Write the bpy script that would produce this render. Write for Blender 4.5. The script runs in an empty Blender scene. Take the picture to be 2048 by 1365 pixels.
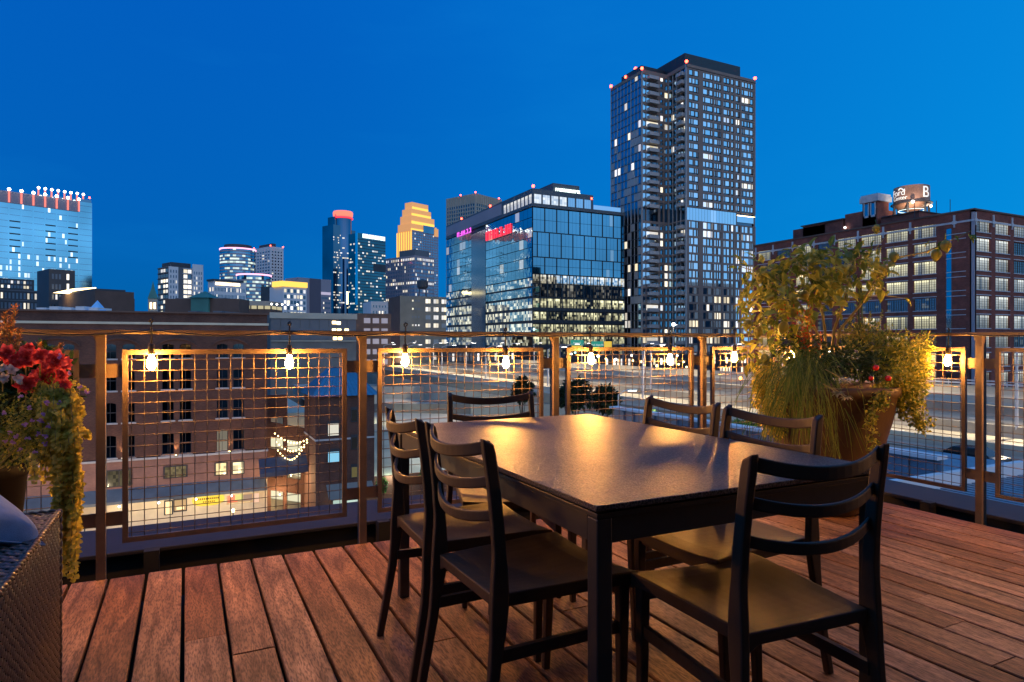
import bpy, bmesh, math, random
from mathutils import Vector, Matrix
R = math.radians
random.seed(7)
sc = bpy.context.scene
col = sc.collection

# ------------------------------------------------------------------ camera
FPX = 1306.5                      # focal length in photo pixels (2048 wide)
CX, CY, CH = 1024.0, 682.5, 1.107
YAW = math.atan(651 / FPX)        # camera looks this far to the right of +Y
cam = bpy.data.cameras.new('camera')
cam.sensor_width = 36.0
cam.lens = 36.0 * FPX / 2048.0
cam.clip_start = 0.05
cam.clip_end = 20000
cam_ob = bpy.data.objects.new('camera', cam)
cam_ob.location = (0, 0, CH)
cam_ob.rotation_euler = (R(90), 0, -YAW)
col.objects.link(cam_ob)
sc.camera = cam_ob

# ------------------------------------------------------------------ sky: blue hour, afterglow to the right behind the camera
SUN_AZ = R(172)                    # direction of the set sun, from +Y towards +X
SUN_EL, SUN_ROT = R(2.0), SUN_AZ
world = bpy.data.worlds.new('World')
sc.world = world
world.use_nodes = True
nt = world.node_tree
for n in list(nt.nodes):
    nt.nodes.remove(n)
def wn(t): return nt.nodes.new(t)
sky = wn('ShaderNodeTexSky')
sky.sky_type = 'NISHITA'
sky.sun_disc = False
sky.sun_elevation = SUN_EL
sky.sun_rotation = SUN_ROT
sky.altitude = 260
sky.dust_density = 0.3
sky.ozone_density = 4.0
wtc = wn('ShaderNodeTexCoord')
wd = wn('ShaderNodeVectorMath'); wd.operation = 'DOT_PRODUCT'; wd.inputs[1].default_value = (math.sin(SUN_AZ), math.cos(SUN_AZ), 0)
nt.links.new(wtc.outputs['Generated'], wd.inputs[0])
wg = wn('ShaderNodeMapRange'); wg.inputs['From Min'].default_value = -1; wg.inputs['From Max'].default_value = 1
nt.links.new(wd.outputs['Value'], wg.inputs[0])
def wramp(stops):
    r = wn('ShaderNodeValToRGB'); e = r.color_ramp.elements
    while len(e) < len(stops): e.new(.5)
    for q, (p_, c_) in zip(e, stops): q.position = p_; q.color = c_ + (1,)
    nt.links.new(wg.outputs[0], r.inputs[0]); return r
w_low = wramp([(0, (.0005,.092,.37)), (.085, (.0005,.150,.47)), (.345, (.001,.250,.655)), (.6, (.03,.33,.72)), (.86, (.15,.43,.78)), (1, (.34,.48,.78))])
w_high = wramp([(0, (.0005,.080,.40)), (.06, (.0005,.094,.45)), (.13, (.0005,.130,.52)), (.36, (.001,.205,.64)), (.6, (.02,.27,.68)), (.86, (.08,.36,.75)), (1, (.14,.42,.78))])
wsep = wn('ShaderNodeSeparateXYZ'); nt.links.new(wtc.outputs['Generated'], wsep.inputs[0])
wel = wn('ShaderNodeMapRange'); wel.interpolation_type = 'SMOOTHSTEP'; wel.inputs['From Min'].default_value = 0.0; wel.inputs['From Max'].default_value = .55
nt.links.new(wsep.outputs['Z'], wel.inputs[0])
wm = wn('ShaderNodeMix'); wm.data_type = 'RGBA'
nt.links.new(wel.outputs[0], wm.inputs[0]); nt.links.new(w_low.outputs[0], wm.inputs[6]); nt.links.new(w_high.outputs[0], wm.inputs[7])
# faint high wisps of cloud
wmp = wn('ShaderNodeMapping'); wmp.inputs['Scale'].default_value = (1.0, 1.6, 5.0); wmp.inputs['Rotation'].default_value = (.2, .35, .3)
wnz = wn('ShaderNodeTexNoise'); wnz.inputs['Scale'].default_value = 2.2; wnz.inputs['Detail'].default_value = 7; wnz.inputs['Roughness'].default_value = .55
nt.links.new(wtc.outputs['Generated'], wmp.inputs[0]); nt.links.new(wmp.outputs[0], wnz.inputs['Vector'])
wcr = wn('ShaderNodeMapRange'); wcr.inputs['From Min'].default_value = .55; wcr.inputs['From Max'].default_value = .8; wcr.inputs['To Max'].default_value = .10
nt.links.new(wnz.outputs['Fac'], wcr.inputs[0])
wcm = wn('ShaderNodeMix'); wcm.data_type = 'RGBA'; wcm.inputs[7].default_value = (.012, .30, .72, 1)
nt.links.new(wcr.outputs[0], wcm.inputs[0]); nt.links.new(wm.outputs[2], wcm.inputs[6])
wn1 = wn('ShaderNodeMix'); wn1.data_type = 'RGBA'; wn1.blend_type = 'MULTIPLY'; wn1.inputs[0].default_value = 1; wn1.inputs[7].default_value = (.0, .03, .06, 1)
nt.links.new(sky.outputs[0], wn1.inputs[6])
wadd = wn('ShaderNodeMix'); wadd.data_type = 'RGBA'; wadd.blend_type = 'ADD'; wadd.inputs[0].default_value = 1
nt.links.new(wcm.outputs[2], wadd.inputs[6]); nt.links.new(wn1.outputs[2], wadd.inputs[7])
bg = wn('ShaderNodeBackground'); bg.inputs[1].default_value = 1.0
wo = wn('ShaderNodeOutputWorld')
nt.links.new(wadd.outputs[2], bg.inputs[0]); nt.links.new(bg.outputs[0], wo.inputs[0])
sun = bpy.data.lights.new('sun', 'SUN'); sun.energy = .85; sun.angle = R(130); sun.color = (1.0, .74, .66)
sun_ob = bpy.data.objects.new('sun', sun); col.objects.link(sun_ob); sun_ob.visible_glossy = False
GLOW_AZ = SUN_AZ + R(20)
sun_ob.rotation_euler = Vector((math.sin(GLOW_AZ)*math.cos(R(14)), math.cos(GLOW_AZ)*math.cos(R(14)), math.sin(R(14)))).to_track_quat('Z','Y').to_euler()

# ------------------------------------------------------------------ exposure
sc.render.engine = 'CYCLES'
sc.view_settings.view_transform = 'Standard'
sc.view_settings.look = 'None'
sc.view_settings.exposure = 0.0
sc.view_settings.gamma = 1.0
sc.view_settings.use_curve_mapping = False
sc.cycles.use_denoising = True
sc.cycles.max_bounces = 6
sc.cycles.diffuse_bounces = 3
sc.cycles.glossy_bounces = 3
sc.cycles.transparent_max_bounces = 6
sc.cycles.caustics_reflective = False
sc.cycles.caustics_refractive = False
sc.cycles.sample_clamp_indirect = 3.0

# ------------------------------------------------------------------ pixel helpers (a pixel gives only a direction)
FW = (math.sin(YAW), math.cos(YAW)); RT = (math.cos(YAW), -math.sin(YAW))
def ray(px, py=CY):
    l = (px - CX) / FPX
    return (FW[0] + l * RT[0], FW[1] + l * RT[1], -(py - CY) / FPX)
def at(px, py, d):
    r = ray(px, py); return Vector((d * r[0], d * r[1], CH + d * r[2]))
def on_z(px, py, z):
    r = ray(px, py); t = (z - CH) / r[2]; return Vector((t * r[0], t * r[1], z))
def on_y(px, py, Y):
    r = ray(px, py); t = Y / r[1]; return Vector((t * r[0], Y, CH + t * r[2]))
def on_x(px, py, X):
    r = ray(px, py); t = X / r[0]; return Vector((X, t * r[1], CH + t * r[2]))

# ------------------------------------------------------------------ mesh builder
class MB:
    def __init__(s):
        s.v = []; s.f = []; s.m = []; s.c = []; s.M = None
    def add(s, vs, fs, mi=0, c=None):
        b = len(s.v)
        if s.M is not None: vs = [s.M @ Vector(p) for p in vs]
        s.v += [tuple(p) for p in vs]
        for f in fs:
            s.f.append(tuple(b + i for i in f)); s.m.append(mi); s.c.append(c)
    def box(s, x0, x1, y0, y1, z0, z1, mi=0, c=None):
        s.add([(x0,y0,z0),(x1,y0,z0),(x1,y1,z0),(x0,y1,z0),(x0,y0,z1),(x1,y0,z1),(x1,y1,z1),(x0,y1,z1)],
              [(0,3,2,1),(4,5,6,7),(0,1,5,4),(1,2,6,5),(2,3,7,6),(3,0,4,7)], mi, c)
    def quad(s, a, b, c_, d, mi=0, c=None):
        s.add([a, b, c_, d], [(0,1,2,3)], mi, c)
    def tube(s, pts, r, n=8, mi=0, c=None, caps=True):
        pts = [Vector(p) for p in pts]
        rs = r if isinstance(r, (list, tuple)) else [r] * len(pts)
        vs = []; up = None
        for i, p in enumerate(pts):
            d = (pts[min(i+1, len(pts)-1)] - pts[max(i-1, 0)])
            if d.length < 1e-9: d = Vector((0,0,1))
            d.normalize()
            if up is None:
                a = Vector((0,0,1)) if abs(d.z) < .9 else Vector((1,0,0))
                up = (a - d * a.dot(d)).normalized()
            else:
                up = (up - d * up.dot(d))
                up = up.normalized() if up.length > 1e-6 else d.orthogonal().normalized()
            w = d.cross(up)
            for k in range(n):
                t = 2 * math.pi * k / n
                vs.append(p + (up * math.cos(t) + w * math.sin(t)) * rs[i])
        fs = []
        for i in range(len(pts) - 1):
            for k in range(n):
                a = i*n + k; b = i*n + (k+1) % n
                fs.append((a, b, b+n, a+n))
        if caps:
            fs.append(tuple(reversed(range(n)))); fs.append(tuple(range((len(pts)-1)*n, len(pts)*n)))
        s.add(vs, fs, mi, c)
    def lathe(s, prof, n=24, mi=0, c=None, cx=0, cy=0, caps=True):
        vs = []
        for (r, z) in prof:
            for k in range(n):
                t = 2*math.pi*k/n
                vs.append((cx + r*math.cos(t), cy + r*math.sin(t), z))
        fs = []
        for i in range(len(prof)-1):
            for k in range(n):
                a = i*n+k; b = i*n+(k+1) % n
                fs.append((a, b, b+n, a+n))
        if caps:
            fs.append(tuple(reversed(range(n)))); fs.append(tuple(range((len(prof)-1)*n, len(prof)*n)))
        s.add(vs, fs, mi, c)
    def sweep(s, path, prof_fn, mi=0, c=None):
        # path: list of (point, axis_a, axis_b, half_a, half_b): a rectangular bar with given axes
        vs = []
        for p, a, b, ha, hb in path:
            p = Vector(p); a = Vector(a); b = Vector(b)
            for sa, sb in ((-1,-1),(1,-1),(1,1),(-1,1)):
                vs.append(p + a*ha*sa + b*hb*sb)
        fs = []
        for i in range(len(path)-1):
            for k in range(4):
                q = i*4+k; w = i*4+(k+1) % 4
                fs.append((q, w, w+4, q+4))
        fs.append((3,2,1,0)); e = (len(path)-1)*4; fs.append((e, e+1, e+2, e+3))
        s.add(vs, fs, mi, c)
    def mesh(s, name, mats, smooth=False, fix=False):
        me = bpy.data.meshes.new(name)
        me.from_pydata(s.v, [], s.f)
        for m in (mats if isinstance(mats, (list, tuple)) else [mats]): me.materials.append(m)
        me.polygons.foreach_set('material_index', s.m)
        if any(c is not None for c in s.c):
            at_ = me.attributes.new('lit', 'FLOAT_COLOR', 'FACE')
            flat = []
            for c in s.c:
                c = c or (0,0,0)
                flat += [c[0], c[1], c[2], 1.0]
            at_.data.foreach_set('color', flat)
        if smooth: me.polygons.foreach_set('use_smooth', [True]*len(s.f))
        me.update()
        if fix:
            bm = bmesh.new(); bm.from_mesh(me); bmesh.ops.recalc_face_normals(bm, faces=bm.faces); bm.to_mesh(me); bm.free()
        return me
    def build(s, name, mats, parent=None, smooth=False, fix=False, loc=None, kind=None, bevel=0):
        o = bpy.data.objects.new(name, s.mesh(name, mats, smooth, fix))
        col.objects.link(o)
        if parent is not None: o.parent = parent
        if loc is not None: o.location = loc
        if kind: o['kind'] = kind
        if bevel:
            m = o.modifiers.new('bevel', 'BEVEL'); m.width = bevel; m.segments = 2; m.limit_method = 'ANGLE'; m.angle_limit = R(40)
        return o

def inst(name, me, parent=None, loc=(0,0,0), rot=(0,0,0), scale=None):
    o = bpy.data.objects.new(name, me); col.objects.link(o)
    if parent is not None: o.parent = parent
    o.location = loc; o.rotation_euler = rot
    if scale is not None: o.scale = scale
    return o
def empty(name, loc=(0,0,0), rz=0.0):
    o = bpy.data.objects.new(name, None); col.objects.link(o)
    o.location = loc; o.rotation_euler = (0,0,rz); o.empty_display_size = .1
    return o
def tag(o, label, cat, group=None):
    o['label'] = label; o['category'] = cat
    if group: o['group'] = group
    return o
def struct(o):
    o['kind'] = 'structure'; return o
def copy_tree(o, parent=None):
    c = o.copy(); col.objects.link(c); c.parent = parent
    for ch in o.children: copy_tree(ch, c)
    return c

# ------------------------------------------------------------------ materials
def nodes(m):
    m.use_nodes = True; t = m.node_tree
    return t, t.nodes['Principled BSDF'], t.nodes, t.links
def mat(name, base, rough=.6, metal=0.0, var=.12, scale=6.0, bump=0.0, bscale=None, spec=.5, stretch=(1,1,1), coords='Object', detail=4):
    m = bpy.data.materials.new(name); t, p, N, L = nodes(m)
    p.inputs['Roughness'].default_value = rough; p.inputs['Metallic'].default_value = metal
    p.inputs['Specular IOR Level'].default_value = spec
    tc = N.new('ShaderNodeTexCoord'); mp = N.new('ShaderNodeMapping'); mp.inputs['Scale'].default_value = stretch
    L.new(tc.outputs[coords], mp.inputs[0])
    nz = N.new('ShaderNodeTexNoise'); nz.inputs['Scale'].default_value = scale; nz.inputs['Detail'].default_value = detail
    L.new(mp.outputs[0], nz.inputs['Vector'])
    rp = N.new('ShaderNodeValToRGB')
    rp.color_ramp.elements[0].position = .3; rp.color_ramp.elements[1].position = .7
    rp.color_ramp.elements[0].color = tuple(c*(1-var) for c in base) + (1,)
    rp.color_ramp.elements[1].color = tuple(min(1, c*(1+var)) for c in base) + (1,)
    L.new(nz.outputs['Fac'], rp.inputs[0]); L.new(rp.outputs[0], p.inputs['Base Color'])
    if bump:
        n2 = N.new('ShaderNodeTexNoise'); n2.inputs['Scale'].default_value = bscale or scale*4; n2.inputs['Detail'].default_value = 3
        L.new(mp.outputs[0], n2.inputs['Vector'])
        b = N.new('ShaderNodeBump'); b.inputs['Strength'].default_value = bump; b.inputs['Distance'].default_value = .01
        L.new(n2.outputs['Fac'], b.inputs['Height']); L.new(b.outputs[0], p.inputs['Normal'])
    return m
def emis(name, colr, strength, base=(.05,.05,.05), sample=False):
    m = bpy.data.materials.new(name); t, p, N, L = nodes(m)
    p.inputs['Base Color'].default_value = base + (1,)
    p.inputs['Emission Color'].default_value = colr + (1,)
    p.inputs['Emission Strength'].default_value = strength
    if not sample: m.cycles.emission_sampling = 'NONE'
    return m
def glass_lit(name, base, rough=.06, metal=1.0, strength=1.0, var=.25, scale=.15, wob=0.0):
    # coated window glass: mirrors the sky, and each pane gives off the light of the room behind it ('lit')
    m = bpy.data.materials.new(name); t, p, N, L = nodes(m)
    p.inputs['Metallic'].default_value = metal; p.inputs['Roughness'].default_value = rough
    tc = N.new('ShaderNodeTexCoord'); nz = N.new('ShaderNodeTexNoise'); nz.inputs['Scale'].default_value = scale
    L.new(tc.outputs['Object'], nz.inputs['Vector'])
    rp = N.new('ShaderNodeValToRGB'); rp.color_ramp.elements[0].position = .3; rp.color_ramp.elements[1].position = .7
    rp.color_ramp.elements[0].color = tuple(c*(1-var) for c in base)+(1,); rp.color_ramp.elements[1].color = tuple(c*(1+var) for c in base)+(1,)
    L.new(nz.outputs['Fac'], rp.inputs[0]); L.new(rp.outputs[0], p.inputs['Base Color'])
    a = N.new('ShaderNodeAttribute'); a.attribute_name = 'lit'
    L.new(a.outputs['Color'], p.inputs['Emission Color']); p.inputs['Emission Strength'].default_value = strength
    if wob:
        n2 = N.new('ShaderNodeTexNoise'); n2.inputs['Scale'].default_value = .35; L.new(tc.outputs['Object'], n2.inputs['Vector'])
        b = N.new('ShaderNodeBump'); b.inputs['Strength'].default_value = wob; b.inputs['Distance'].default_value = .05
        L.new(n2.outputs['Fac'], b.inputs['Height']); L.new(b.outputs[0], p.inputs['Normal'])
    m.cycles.emission_sampling = 'NONE'
    return m
def brick_mat(name, a, b, mortar, bw=.22, bh=.075, rough=.85):
    m = bpy.data.materials.new(name); t, p, N, L = nodes(m)
    p.inputs['Roughness'].default_value = rough; p.inputs['Specular IOR Level'].default_value = .25
    tc = N.new('ShaderNodeTexCoord')
    sp = N.new('ShaderNodeSeparateXYZ'); L.new(tc.outputs['Object'], sp.inputs[0])
    ad = N.new('ShaderNodeMath'); ad.operation = 'ADD'; L.new(sp.outputs['X'], ad.inputs[0]); L.new(sp.outputs['Y'], ad.inputs[1])
    cb = N.new('ShaderNodeCombineXYZ'); L.new(ad.outputs[0], cb.inputs['X']); L.new(sp.outputs['Z'], cb.inputs['Y'])
    bk = N.new('ShaderNodeTexBrick'); bk.inputs['Scale'].default_value = 1.0
    bk.inputs['Brick Width'].default_value = bw; bk.inputs['Row Height'].default_value = bh; bk.inputs['Mortar Size'].default_value = .008
    bk.inputs['Color1'].default_value = a+(1,); bk.inputs['Color2'].default_value = b+(1,); bk.inputs['Mortar'].default_value = mortar+(1,)
    L.new(cb.outputs[0], bk.inputs['Vector'])
    nz = N.new('ShaderNodeTexNoise'); nz.inputs['Scale'].default_value = .5; nz.inputs['Detail'].default_value = 6
    L.new(tc.outputs['Object'], nz.inputs['Vector'])
    mx = N.new('ShaderNodeMix'); mx.data_type = 'RGBA'; mx.blend_type = 'MULTIPLY'; mx.inputs[0].default_value = .7
    rp = N.new('ShaderNodeValToRGB'); rp.color_ramp.elements[0].position = .3; rp.color_ramp.elements[0].color = (.55,.55,.58,1); rp.color_ramp.elements[1].position = .7; rp.color_ramp.elements[1].color = (1.15,1.1,1.05,1)
    L.new(nz.outputs['Fac'], rp.inputs[0]); L.new(bk.outputs['Color'], mx.inputs[6]); L.new(rp.outputs[0], mx.inputs[7])
    L.new(mx.outputs[2], p.inputs['Base Color'])
    return m
# ================================================================== roof terrace
def wood_mat():
    m = bpy.data.materials.new('deck_wood'); t, p, N, L = nodes(m)
    p.inputs['Specular IOR Level'].default_value = .35
    tc = N.new('ShaderNodeTexCoord'); oi = N.new('ShaderNodeObjectInfo')
    off = N.new('ShaderNodeVectorMath'); off.operation = 'SCALE'; off.inputs[0].default_value = (37, 91, 13)
    L.new(oi.outputs['Random'], off.inputs['Scale'])
    ad = N.new('ShaderNodeVectorMath'); ad.operation = 'ADD'
    L.new(tc.outputs['Object'], ad.inputs[0]); L.new(off.outputs[0], ad.inputs[1])
    def noise(sx, sy, sc_, det, dist=0):
        mp = N.new('ShaderNodeMapping'); mp.inputs['Scale'].default_value = (sx, sy, sx)
        L.new(ad.outputs[0], mp.inputs[0])
        n = N.new('ShaderNodeTexNoise'); n.inputs['Scale'].default_value = sc_; n.inputs['Detail'].default_value = det
        n.inputs['Distortion'].default_value = dist
        L.new(mp.outputs[0], n.inputs['Vector']); return n
    g1 = noise(22, 2.6, 1.0, 7, .9)      # broad figure
    g2 = noise(210, 34, 1.0, 5)           # fine grain and checks
    g3 = noise(5, 2.2, 1.0, 5)           # worn, stained patches
    r1 = N.new('ShaderNodeValToRGB'); e = r1.color_ramp.elements
    e[0].position = .28; e[0].color = (.058, .025, .016, 1); e[1].position = .72; e[1].color = (.33, .172, .090, 1)
    L.new(g1.outputs['Fac'], r1.inputs[0])
    r2 = N.new('ShaderNodeValToRGB'); e = r2.color_ramp.elements
    e[0].position = .38; e[0].color = (.20, .17, .16, 1); e[1].position = .56; e[1].color = (1.08, 1.05, 1.03, 1)
    L.new(g2.outputs['Fac'], r2.inputs[0])
    m1 = N.new('ShaderNodeMix'); m1.data_type = 'RGBA'; m1.blend_type = 'MULTIPLY'; m1.inputs[0].default_value = .75
    L.new(r1.outputs[0], m1.inputs[6]); L.new(r2.outputs[0], m1.inputs[7])
    r3 = N.new('ShaderNodeValToRGB'); e = r3.color_ramp.elements
    e[0].position = .35; e[0].color = (.55, .52, .50, 1); e[1].position = .62; e[1].color = (1.1, 1.1, 1.12, 1)
    L.new(g3.outputs['Fac'], r3.inputs[0])
    m2 = N.new('ShaderNodeMix'); m2.data_type = 'RGBA'; m2.blend_type = 'MULTIPLY'; m2.inputs[0].default_value = .85
    L.new(m1.outputs[2], m2.inputs[6]); L.new(r3.outputs[0], m2.inputs[7])
    hs = N.new('ShaderNodeHueSaturation')
    mv = N.new('ShaderNodeMapRange'); mv.inputs['To Min'].default_value = .72; mv.inputs['To Max'].default_value = 1.22
    L.new(oi.outputs['Random'], mv.inputs[0]); L.new(mv.outputs[0], hs.inputs['Value'])
    ms = N.new('ShaderNodeMapRange'); ms.inputs['To Min'].default_value = 1.15; ms.inputs['To Max'].default_value = .8
    L.new(oi.outputs['Random'], ms.inputs[0]); L.new(ms.outputs[0], hs.inputs['Saturation'])
    L.new(m2.outputs[2], hs.inputs['Color']); L.new(hs.outputs[0], p.inputs['Base Color'])
    rr = N.new('ShaderNodeMapRange'); rr.inputs['To Min'].default_value = .75; rr.inputs['To Max'].default_value = .5
    L.new(g1.outputs['Fac'], rr.inputs[0]); L.new(rr.outputs[0], p.inputs['Roughness'])
    b = N.new('ShaderNodeBump'); b.inputs['Strength'].default_value = .55; b.inputs['Distance'].default_value = .004
    mixh = N.new('ShaderNodeMath'); mixh.operation = 'ADD'; L.new(g2.outputs['Fac'], mixh.inputs[0]); L.new(g3.outputs['Fac'], mixh.inputs[1])
    L.new(mixh.outputs[0], b.inputs['Height']); L.new(b.outputs[0], p.inputs['Normal'])
    return m
M_wood = wood_mat()
M_black = mat('dark_membrane', (.010,.010,.012), .9, var=.3)
M_coping = mat('coping_metal', (.012,.012,.022), .65, 0, var=.2, scale=3, bump=.1)
M_fascia = mat('dark_fascia', (.012,.011,.012), .8, var=.2)
M_rail = mat('bronze_paint', (.115,.080,.056), .5, 0, var=.18, scale=14, bump=.12, bscale=160)
M_wire = mat('mesh_wire', (.125,.092,.066), .42, .2, var=.15, scale=30)
M_cable = mat('black_rubber', (.012,.011,.010), .55, var=.1)

YF, XF = 3.58, 4.41          # planes of the two railings
DX0, DX1, DY0, DY1 = -2.6, 4.36, -0.9, 3.56
deck = MB()
deck.box(DX0-.6, DX1+.02, DY0, DY1-.03, -.20, -.12)
deck_o = struct(deck.build('deck', M_black))
PITCH = .1543
mesh_cache = {}
def board_mesh(L):
    k = round(L, 2)
    if k not in mesh_cache:
        b = MB(); w = .0706; t = .028; e = .003
        vs = []
        for y in (0, L):
            for x, z in ((-w,-t),(w,-t),(w,-e),(w-e,0),(-w+e,0),(-w,-e)): vs.append((x, y, z))
        fs = [(i, (i+1) % 6, (i+1) % 6+6, i+6) for i in range(6)] + [(5,4,3,2,1,0), (6,7,8,9,10,11)]
        b.add(vs, fs)
        mesh_cache[k] = b.mesh('board', M_wood)
    return mesh_cache[k]
rb = random.Random(3)
i = 0; x = -2.40
JOINTS = {-.247: 2.62, .0635: 2.79, .3725: 2.93, .681: 3.02, .526: 2.13}
nb = int((DX1 - x) / PITCH) + 1
x0 = -.0915 - PITCH*15
for k in range(60):
    xc = x0 + k*PITCH
    if xc > DX1 - .06: break
    ys = [DY0]; y = DY0 + rb.uniform(.6, 3.4)
    while y < DY1 - .35:
        ys.append(y); y += rb.choice([1.5, 1.83, 2.1, 2.4, 3.0]) * rb.uniform(.95, 1.05)
    ys.append(DY1 + rb.uniform(-.006, .006))
    for a, b_ in zip(ys[:-1], ys[1:]):
        L = round(b_-a-.002, 2)
        inst('board', board_mesh(L), deck_o, (xc + rb.uniform(-.0012,.0012), b_-L, rb.uniform(-.0015, .0015)), (0, 0, rb.uniform(-.0006,.0006)))

# parapet of the own building outside the railing
pp = MB()
pp.box(-6, 5.02, 3.90, 4.36, -.6, .006); pp.box(4.64, 5.0, -6, 3.899, -.6, -.034)
par = pp.build('roof_parapet', M_fascia)
tag(par, 'dark low roof parapet running outside the railing', 'parapet')
cp = MB(); cp.box(-6, 5.06, 3.87, 4.39, .008, .03); cp.build('coping', M_coping, par, bevel=.004)
cp = MB(); cp.box(4.61, 5.05, -6, 3.868, -.032, -.006); cp.build('coping', M_coping, par, bevel=.004)
for xb in (-.16, 1.05, 2.3, 3.5):
    c_ = MB(); c_.box(xb-.035, xb+.035, 3.80, 3.868, -.28, .036); c_.build('clip', M_fascia, par)
for yb in (2.75, 1.6):
    c_ = MB(); c_.box(4.54, 4.608, yb-.035, yb+.035, -.3, .0); c_.build('clip', M_fascia, par)
ob = MB(); ob.box(-30, 4.98, -30, 4.3, -22, -.62)
base_b = ob.build('terrace_building', M_fascia)
ob = MB(); ob.box(-9, 9.5, -6, -1.35, -.6, 6.0); ob.build('added_blocker_wall', M_fascia, base_b)  # unseen wall added behind the camera to block the afterglow
tag(base_b, 'dark building carrying the roof terrace below the parapet', 'building')

# ---- railings
def rail_run(name, n, flip, o, label):
    # built along local +x from 0; posts every 1.22 m; local y = outwards
    root = empty(name, o[0], o[1]); tag(root, label, 'railing')
    S = 1.22
    lo, hi = o[2], o[3]
    h = MB(); h.box(lo, hi, -.026, .026, 1.140, 1.163); h.build('handrail', M_rail, root, bevel=.003)
    # post: a flat bar and a T web behind it
    pm = MB(); pm.box(-.019, .019, -.026, .026, -.10, 1.1395)
    pm.add([(-.02,-.02,1.1395),(-.034,-.02,1.1395),(-.02,-.02,1.105),(-.02,.02,1.1395),(-.034,.02,1.1395),(-.02,.02,1.105)],
           [(0,1,2),(5,4,3),(0,2,5,3),(1,4,5,2),(0,3,4,1)])
    pme = pm.mesh('post', M_rail)
    br = MB(); br.box(-.0325, .0325, -.004, .004, -.0325, .0325)
    bme = br.mesh('bracket', M_rail)
    z0, z1 = .155, 1.066; fw = .024
    fr = MB(); a, b = .085, S-.085
    fr.box(a, b, -.011, .011, z1-fw, z1); fr.box(a, b, -.011, .011, z0, z0+fw)
    fr.box(a, a+fw, -.0105, .0105, z0+fw, z1-fw); fr.box(b-fw, b, -.0105, .0105, z0+fw, z1-fw)
    fme = fr.mesh('panel_frame', M_rail)
    nx, nz = 19, 17
    xs = [a+fw + .012 + (b-a-2*fw-.024)*i/(nx-1) for i in range(nx)]
    zs = [z0+fw + .02 + (z1-z0-2*fw-.045)*i/(nz-1) for i in range(nz)]
    def crimp(L, n, amp, axis):
        pts = []
        for i in range(n*2-1):
            t = (i/2) / (n-1)
            pts.append((t*L, amp*(1 if (i//2) % 2 else -1)) if i % 2 == 0 else (t*L, 0))
        return pts
    w = MB(); Lz = z1-z0-2*fw
    w.tube([(0, .0016*math.sin(q*math.pi), q*Lz/16) for q in range(17)], .00205, 6)
    w.M = None
    wv = w.mesh('wire', M_wire, smooth=True)
    w = MB(); Lx = b-a-2*fw
    w.tube([(q*Lx/18, .0006*math.cos(q*math.pi), 0) for q in range(19)], .00205, 6)
    wh = w.mesh('wire', M_wire, smooth=True)
    for i in range(n+1):
        px = o[4] + i*S
        if lo - .05 <= px <= hi + .05:
            inst('post', pme, root, (px, 0, 0)); [inst('bracket', bme, root, (px+q*.052, 0, zb)) for q in (-1, 1) for zb in (.9675, .2725)]
    for i in range(n):
        px = o[4] + i*S
        p = inst('panel_frame', fme, root, (px, 0, 0))
        rw = random.Random(i*7+n)
        for xx in xs: inst('wire', wv, p, (xx + rw.uniform(-.0012,.0012), .003, z0+fw))
        for zz in zs: inst('wire', wh, p, (a+fw, -.003, zz + rw.uniform(-.001,.001)))
    return root
rail_back = rail_run('railing', 6, 0, ((0, YF, 0), 0, -2.9, XF+.02, -.376-2.44+.02), 'long bronze metal railing with wire mesh panels across the view')
rail_side = rail_run('railing', 3, 0, ((XF, YF, 0), -R(90), .03, 3.7, .03), 'bronze metal railing with wire mesh at right, behind the big planter')

# ---- string lights
M_bulb = emis('bulb_glow', (1.0, .41, .075), 1200.0, (.8,.5,.2), sample=True)
BS = .86
M_socket = mat('bulb_socket', (.02,.014,.010), .5, var=.1)
sock = MB(); sock.lathe([(.009,.052),(.016,.048),(.018,.03),(.0165,.004),(.014,.0)], 14)
sock_me = sock.mesh('socket', M_socket, smooth=True)
bm_ = MB(); bm_.lathe([(.012,0),(.0135,-.010),(.019,-.024),(.0235,-.040),(.0225,-.055),(.015,-.067),(.004,-.072)], 14)
bulb_me = bm_.mesh('bulb', M_bulb, smooth=True)
drop = MB(); drop.tube([(0,0,.050),(.002,0,.09),(-.001,0,.128),(0,0,.155)], .0045, 6)
drop.tube([(-.006,-.005,.155),(-.012,0,.165),(0,.004,.172),(.010,0,.163),(.006,-.005,.152)], .005, 6)
drop_me = drop.mesh('drop_cable', M_cable, smooth=True)
bulb_pos = []
n_lab = ['far left bulb above the red flowers', 'second', 'third', 'fourth', 'fifth', 'sixth', 'seventh']
BX = [(-2.66,1.0),(-2.03,1.005),(-1.40,1.0),(-.79,1.0),(-.149,1.013),(.476,1.005),(1.095,1.007),(1.721,.985),(2.331,.999),(2.978,.985),(3.576,.996),(4.17,1.0)]
bl = {4:'glowing string light bulb, leftmost on the railing, above the street corner shops',
      5:'glowing string light bulb over the alley beside the brick stair tower',
      6:'glowing string light bulb just right of the second visible post',
      7:'glowing string light bulb behind the chair at the far table end',
      8:'glowing string light bulb left of the pair between middle posts',
      9:'glowing string light bulb right of the pair between middle posts',
      10:'glowing string light bulb just left of the tall planter foliage',
      11:'glowing string light bulb hidden in the corner behind the planter',
      3:'glowing string light bulb behind the red flower planter',2:'glowing string light bulb left of the flower planter, first beyond view',
      1:'glowing string light bulb left of the flower planter, second beyond view',0:'glowing string light bulb left of the flower planter, last of the string'}
def bulb(loc, label, rz=0, tilt=0):
    e = empty('string_light_bulb', loc, rz); e.scale = (BS, BS, 1); e.rotation_euler = (tilt, tilt*.6, rz)
    tag(e, label, 'string light', 'string lights along the railing')
    inst('bulb', bulb_me, e); inst('socket', sock_me, e); inst('drop_cable', drop_me, e)
rt = random.Random(5)
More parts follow.
